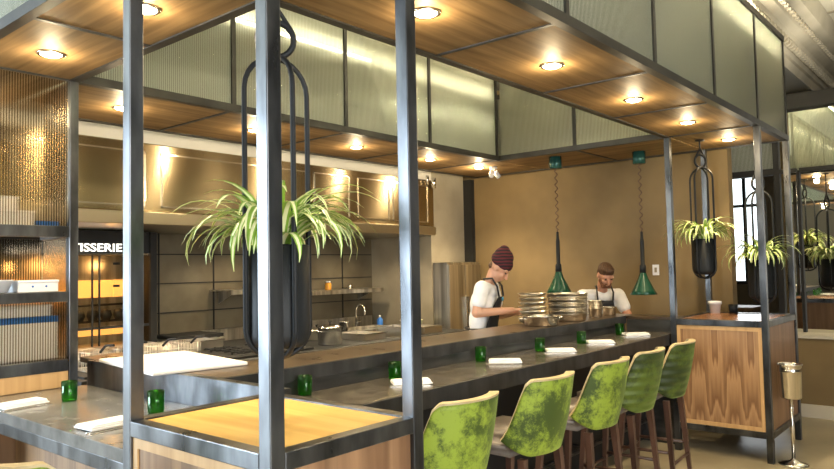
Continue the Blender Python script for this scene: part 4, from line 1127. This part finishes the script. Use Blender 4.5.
def person(label, loc, rz, J, skin, head_pitch, extras):
    P_ = thing('person', label, 'person', loc, rz)
    hc = Vector(J['head']); pit = Matrix.Rotation(-head_pitch, 3, 'X')
    def H(x, y, z): return tuple(hc + pit @ Vector((x, y, z)))
    caps = []; ells = []
    # legs
    for s_ in (-1, 1):
        hip = (s_*.09, J['pelvis'][1], J['pelvis'][2]-.03); kn = (s_*.10, J['pelvis'][1]+.03+J.get('knee', 0), .50); an = (s_*.10, J['foot'], .09)
        caps += [(hip, kn, .085, .058), (kn, an, .056, .036), ((s_*.10, J['foot']-.02, .045), (s_*.11, J['foot']+.16, .03), .042, .032)]
    pv, ch, nk = J['pelvis'], J['chest'], J['neck']
    ells += [(pv, (.155, .105, .12)), (lerp(pv, ch, .5), (.135, .10, .16)), (ch, (.165, .11, .17)), (lerp(ch, nk, .6), (.13, .085, .08))]
    caps += [(nk, H(0, -.02, -.06), .055, .052)]
    for s_, key in ((-1, 'L'), (1, 'R')):
        sh, el, wr = J[key]
        caps += [(lerp(ch, nk, .65), sh, .06, .056), (sh, el, .052, .044), (el, wr, .044, .028)]
        dd = Vector(wr)-Vector(el)
        side = J.get('thumb'+key, (-s_, 0, .3))
        caps += hand_caps(wr, dd, J.get('back'+key, (0, 0, 1)), side)
    # head: cranium, face, jaw, nose, brow, lips, ears
    ells += [(H(0, -.012, .02), (.074, .092, .088), pit), (H(0, .02, -.035), (.058, .070, .075), pit), (H(0, .055, -.085), (.030, .026, .022), pit),
             (H(-.075, -.01, -.01), (.010, .020, .032), pit), (H(.075, -.01, -.01), (.010, .020, .032), pit),
             (H(0, .083, -.062), (.024, .010, .007), pit), (H(0, .080, -.073), (.021, .010, .007), pit)]
    caps += [(H(0, .082, .012), H(0, .107, -.034), .009, .014), (H(-.045, .070, .024), H(.045, .070, .024), .013, .013), (H(-.035, .062, -.03), H(.035, .062, -.03), .022, .022)]
    blob('body', caps, ells, skin, P_, .0065, 2)
    for s_ in (-1, 1): blob('eye', [], [(H(s_*.031, .079, .002), (.011, .007, .007), pit)], plain('eye_dark', (.03,.02,.015), .3), P_, .002, 0)
    # clothes: shirt, trousers, shoes
    sc_ = []; se = [(pv, (.167, .122, .10)), (lerp(pv, ch, .5), (.150, .116, .17)), (ch, (.178, .124, .175)), (lerp(ch, nk, .6), (.14, .095, .082))]
    for key in ('L', 'R'):
        sh, el, wr = J[key]
        sc_ += [(lerp(ch, nk, .65), sh, .068, .068), (sh, lerp(sh, el, .55), .070, .068)]
    blob('shirt', sc_, se, 'shirt', P_, .009, 4)
    tc_ = []
    for s_ in (-1, 1):
        hip = (s_*.09, pv[1], pv[2]-.05); kn = (s_*.10, pv[1]+.03+J.get('knee', 0), .50); an = (s_*.10, J['foot'], .10)
        tc_ += [(hip, kn, .098, .073), (kn, an, .073, .060)]
    blob('trousers', tc_, [((pv[0], pv[1], pv[2]-.04), (.172, .126, .09))], 'trouser', P_, .010, 3)
    for s_ in (-1, 1): blob('shoe', [((s_*.10, J['foot']-.02, .05), (s_*.11, J['foot']+.17, .04), .050, .040)], [], 'black', P_, .008, 2)
    # apron: bib sheet in front of chest and skirt, as a thick curved sheet
    m = MB(); rows = []
    apn = [(lerp(ch, nk, .38), .085, .142), (ch, .125, .142), (lerp(pv, ch, .45), .165, .140), (pv, .185, .145), ((pv[0], pv[1]+.02, pv[2]-.25), .19, .135), ((pv[0], pv[1]+.03, pv[2]-.45), .185, .13)]
    for c_, hw, dep in apn:
        row = []
        for off in (0, .006):
            row.append([m.bm.verts.new((c_[0]+(hw)*(-1+2*i/12), c_[1]+(dep+off)*math.sqrt(max(.02, 1-(hw*(-1+2*i/12)/.215)**2)), c_[2])) for i in range(13)])
        rows.append(row)
    for A, B in zip(rows, rows[1:]):
        for l in (0, 1):
            for i in range(12):
                f_ = m.bm.faces.new((A[l][i], A[l][i+1], B[l][i+1], B[l][i])); f_.smooth = True
        m.bm.faces.new((A[0][0], A[1][0], B[1][0], B[0][0])); m.bm.faces.new((A[0][12], A[1][12], B[1][12], B[0][12]))
    for X_ in (rows[0], rows[-1]):
        for i in range(12): m.bm.faces.new((X_[0][i], X_[0][i+1], X_[1][i+1], X_[1][i]))
    ap = m.build('apron', 'apron', P_)
    top = apn[0][0]
    for s_ in (-1, 1):
        pts = [(s_*.082, top[1]+.136, top[2]), (s_*.088, lerp(ch, nk, .72)[1]+.10, lerp(ch, nk, .72)[2]+.02), (s_*.078, nk[1]+.035, nk[2]+.035), (s_*.05, nk[1]-.055, nk[2]+.03)]
        MB().tube(pts, .009, 8).build('strap', 'apron', ap)
    MB().tube([(.172*cos(q), pv[1]+.135*sin(q), lerp(pv, ch, .3)[2]) for q in [2*pi*k/28 for k in range(28)]], .007, 6, closed=True).build('waist_tie', 'apron', ap)
    extras(P_, H, pit, ap)
    return P_

def beanie_mat():
    m, nt, b = newmat('burgundy_knit')
    tc = nt.nodes.new('ShaderNodeTexCoord'); w_ = nt.nodes.new('ShaderNodeTexWave'); w_.wave_type = 'BANDS'; w_.bands_direction = 'Z'
    w_.inputs['Scale'].default_value = 11; w_.inputs['Distortion'].default_value = 2.5; w_.inputs['Detail'].default_value = 2
    nt.links.new(tc.outputs['Object'], w_.inputs['Vector'])
    r = nt.nodes.new('ShaderNodeValToRGB'); r.color_ramp.elements[0].position = .3; r.color_ramp.elements[0].color = (.015,.006,.008,1)
    r.color_ramp.elements[1].position = .75; r.color_ramp.elements[1].color = (.085,.010,.015,1)
    nt.links.new(w_.outputs[1], r.inputs[0]); nt.links.new(r.outputs[0], b.inputs['Base Color']); b.inputs['Roughness'].default_value = .9
    return m
def ex1(P_, H, pit, ap):
    blob('knit_hat', [], [(H(0, -.022, .060), (.096, .112, .078), pit), (H(0, -.040, .105), (.084, .094, .078), pit), (H(0, -.070, .150), (.052, .052, .045), pit)], beanie_mat(), P_, .006, 3)
    blob('hair', [], [(H(0, -.072, -.02), (.058, .032, .045), pit)], 'hairbrown', P_, .006, 2)
    e_ = MB().lathe([(0,0),(.018,0),(.018,.002),(0,.002)], n=16).build('emblem', plain('blue_emblem', (.05,.35,.60), .5), ap)
    e_.location = (.05, .205, 1.31); e_.rotation_euler = (RAD(-90), 0, RAD(-14))
J1 = dict(pelvis=(0,-.03,.96), chest=(0,.02,1.25), neck=(0,.085,1.46), head=(0,.175,1.585), foot=0.0,
          L=((-.175,.05,1.41), (-.235,.10,1.15), (-.06,.33,1.185)), R=((.175,.05,1.41), (.225,.01,1.195), (.085,.30,1.21)),
          thumbL=(1,.3,.2), thumbR=(-1,.3,.2))
person('person in burgundy knit hat, white shirt and black apron looking down at their hands', (4.11, 2.20, 0), RAD(200), J1, 'skin', RAD(42), ex1)
def ex2(P_, H, pit, ap):
    blob('hair', [], [(H(0, -.022, .048), (.080, .096, .078), pit), (H(0, -.065, .0), (.066, .050, .06), pit), (H(0, .020, .090), (.062, .060, .028), pit)], 'hairbrown', P_, .006, 3)
    blob('beard', [(H(-.058, .030, -.04), H(-.030, .068, -.085), .020, .022), (H(.058, .030, -.04), H(.030, .068, -.085), .020, .022), (H(-.03, .068, -.088), H(.03, .068, -.088), .024, .024), (H(-.024, .088, -.050), H(.024, .088, -.050), .008, .008)], [], plain('ginger_beard', (.16,.065,.03), .8), P_, .006, 2)
J2 = dict(pelvis=(0,-.22,.95), chest=(0,-.02,1.16), neck=(0,.085,1.345), head=(0,.175,1.49), foot=-.16, knee=0.0,
          L=((-.195,.04,1.28), (-.26,.12,1.06), (-.11,.33,1.075)), R=((.195,.04,1.28), (.26,.12,1.05), (.08,.31,1.085)),
          thumbL=(1,.3,.2), thumbR=(-1,.3,.2))
person('bearded person in white shirt and black apron bending over the ledge', (5.63, 1.785, 0), RAD(140), J2, 'skin2', RAD(37), ex2)
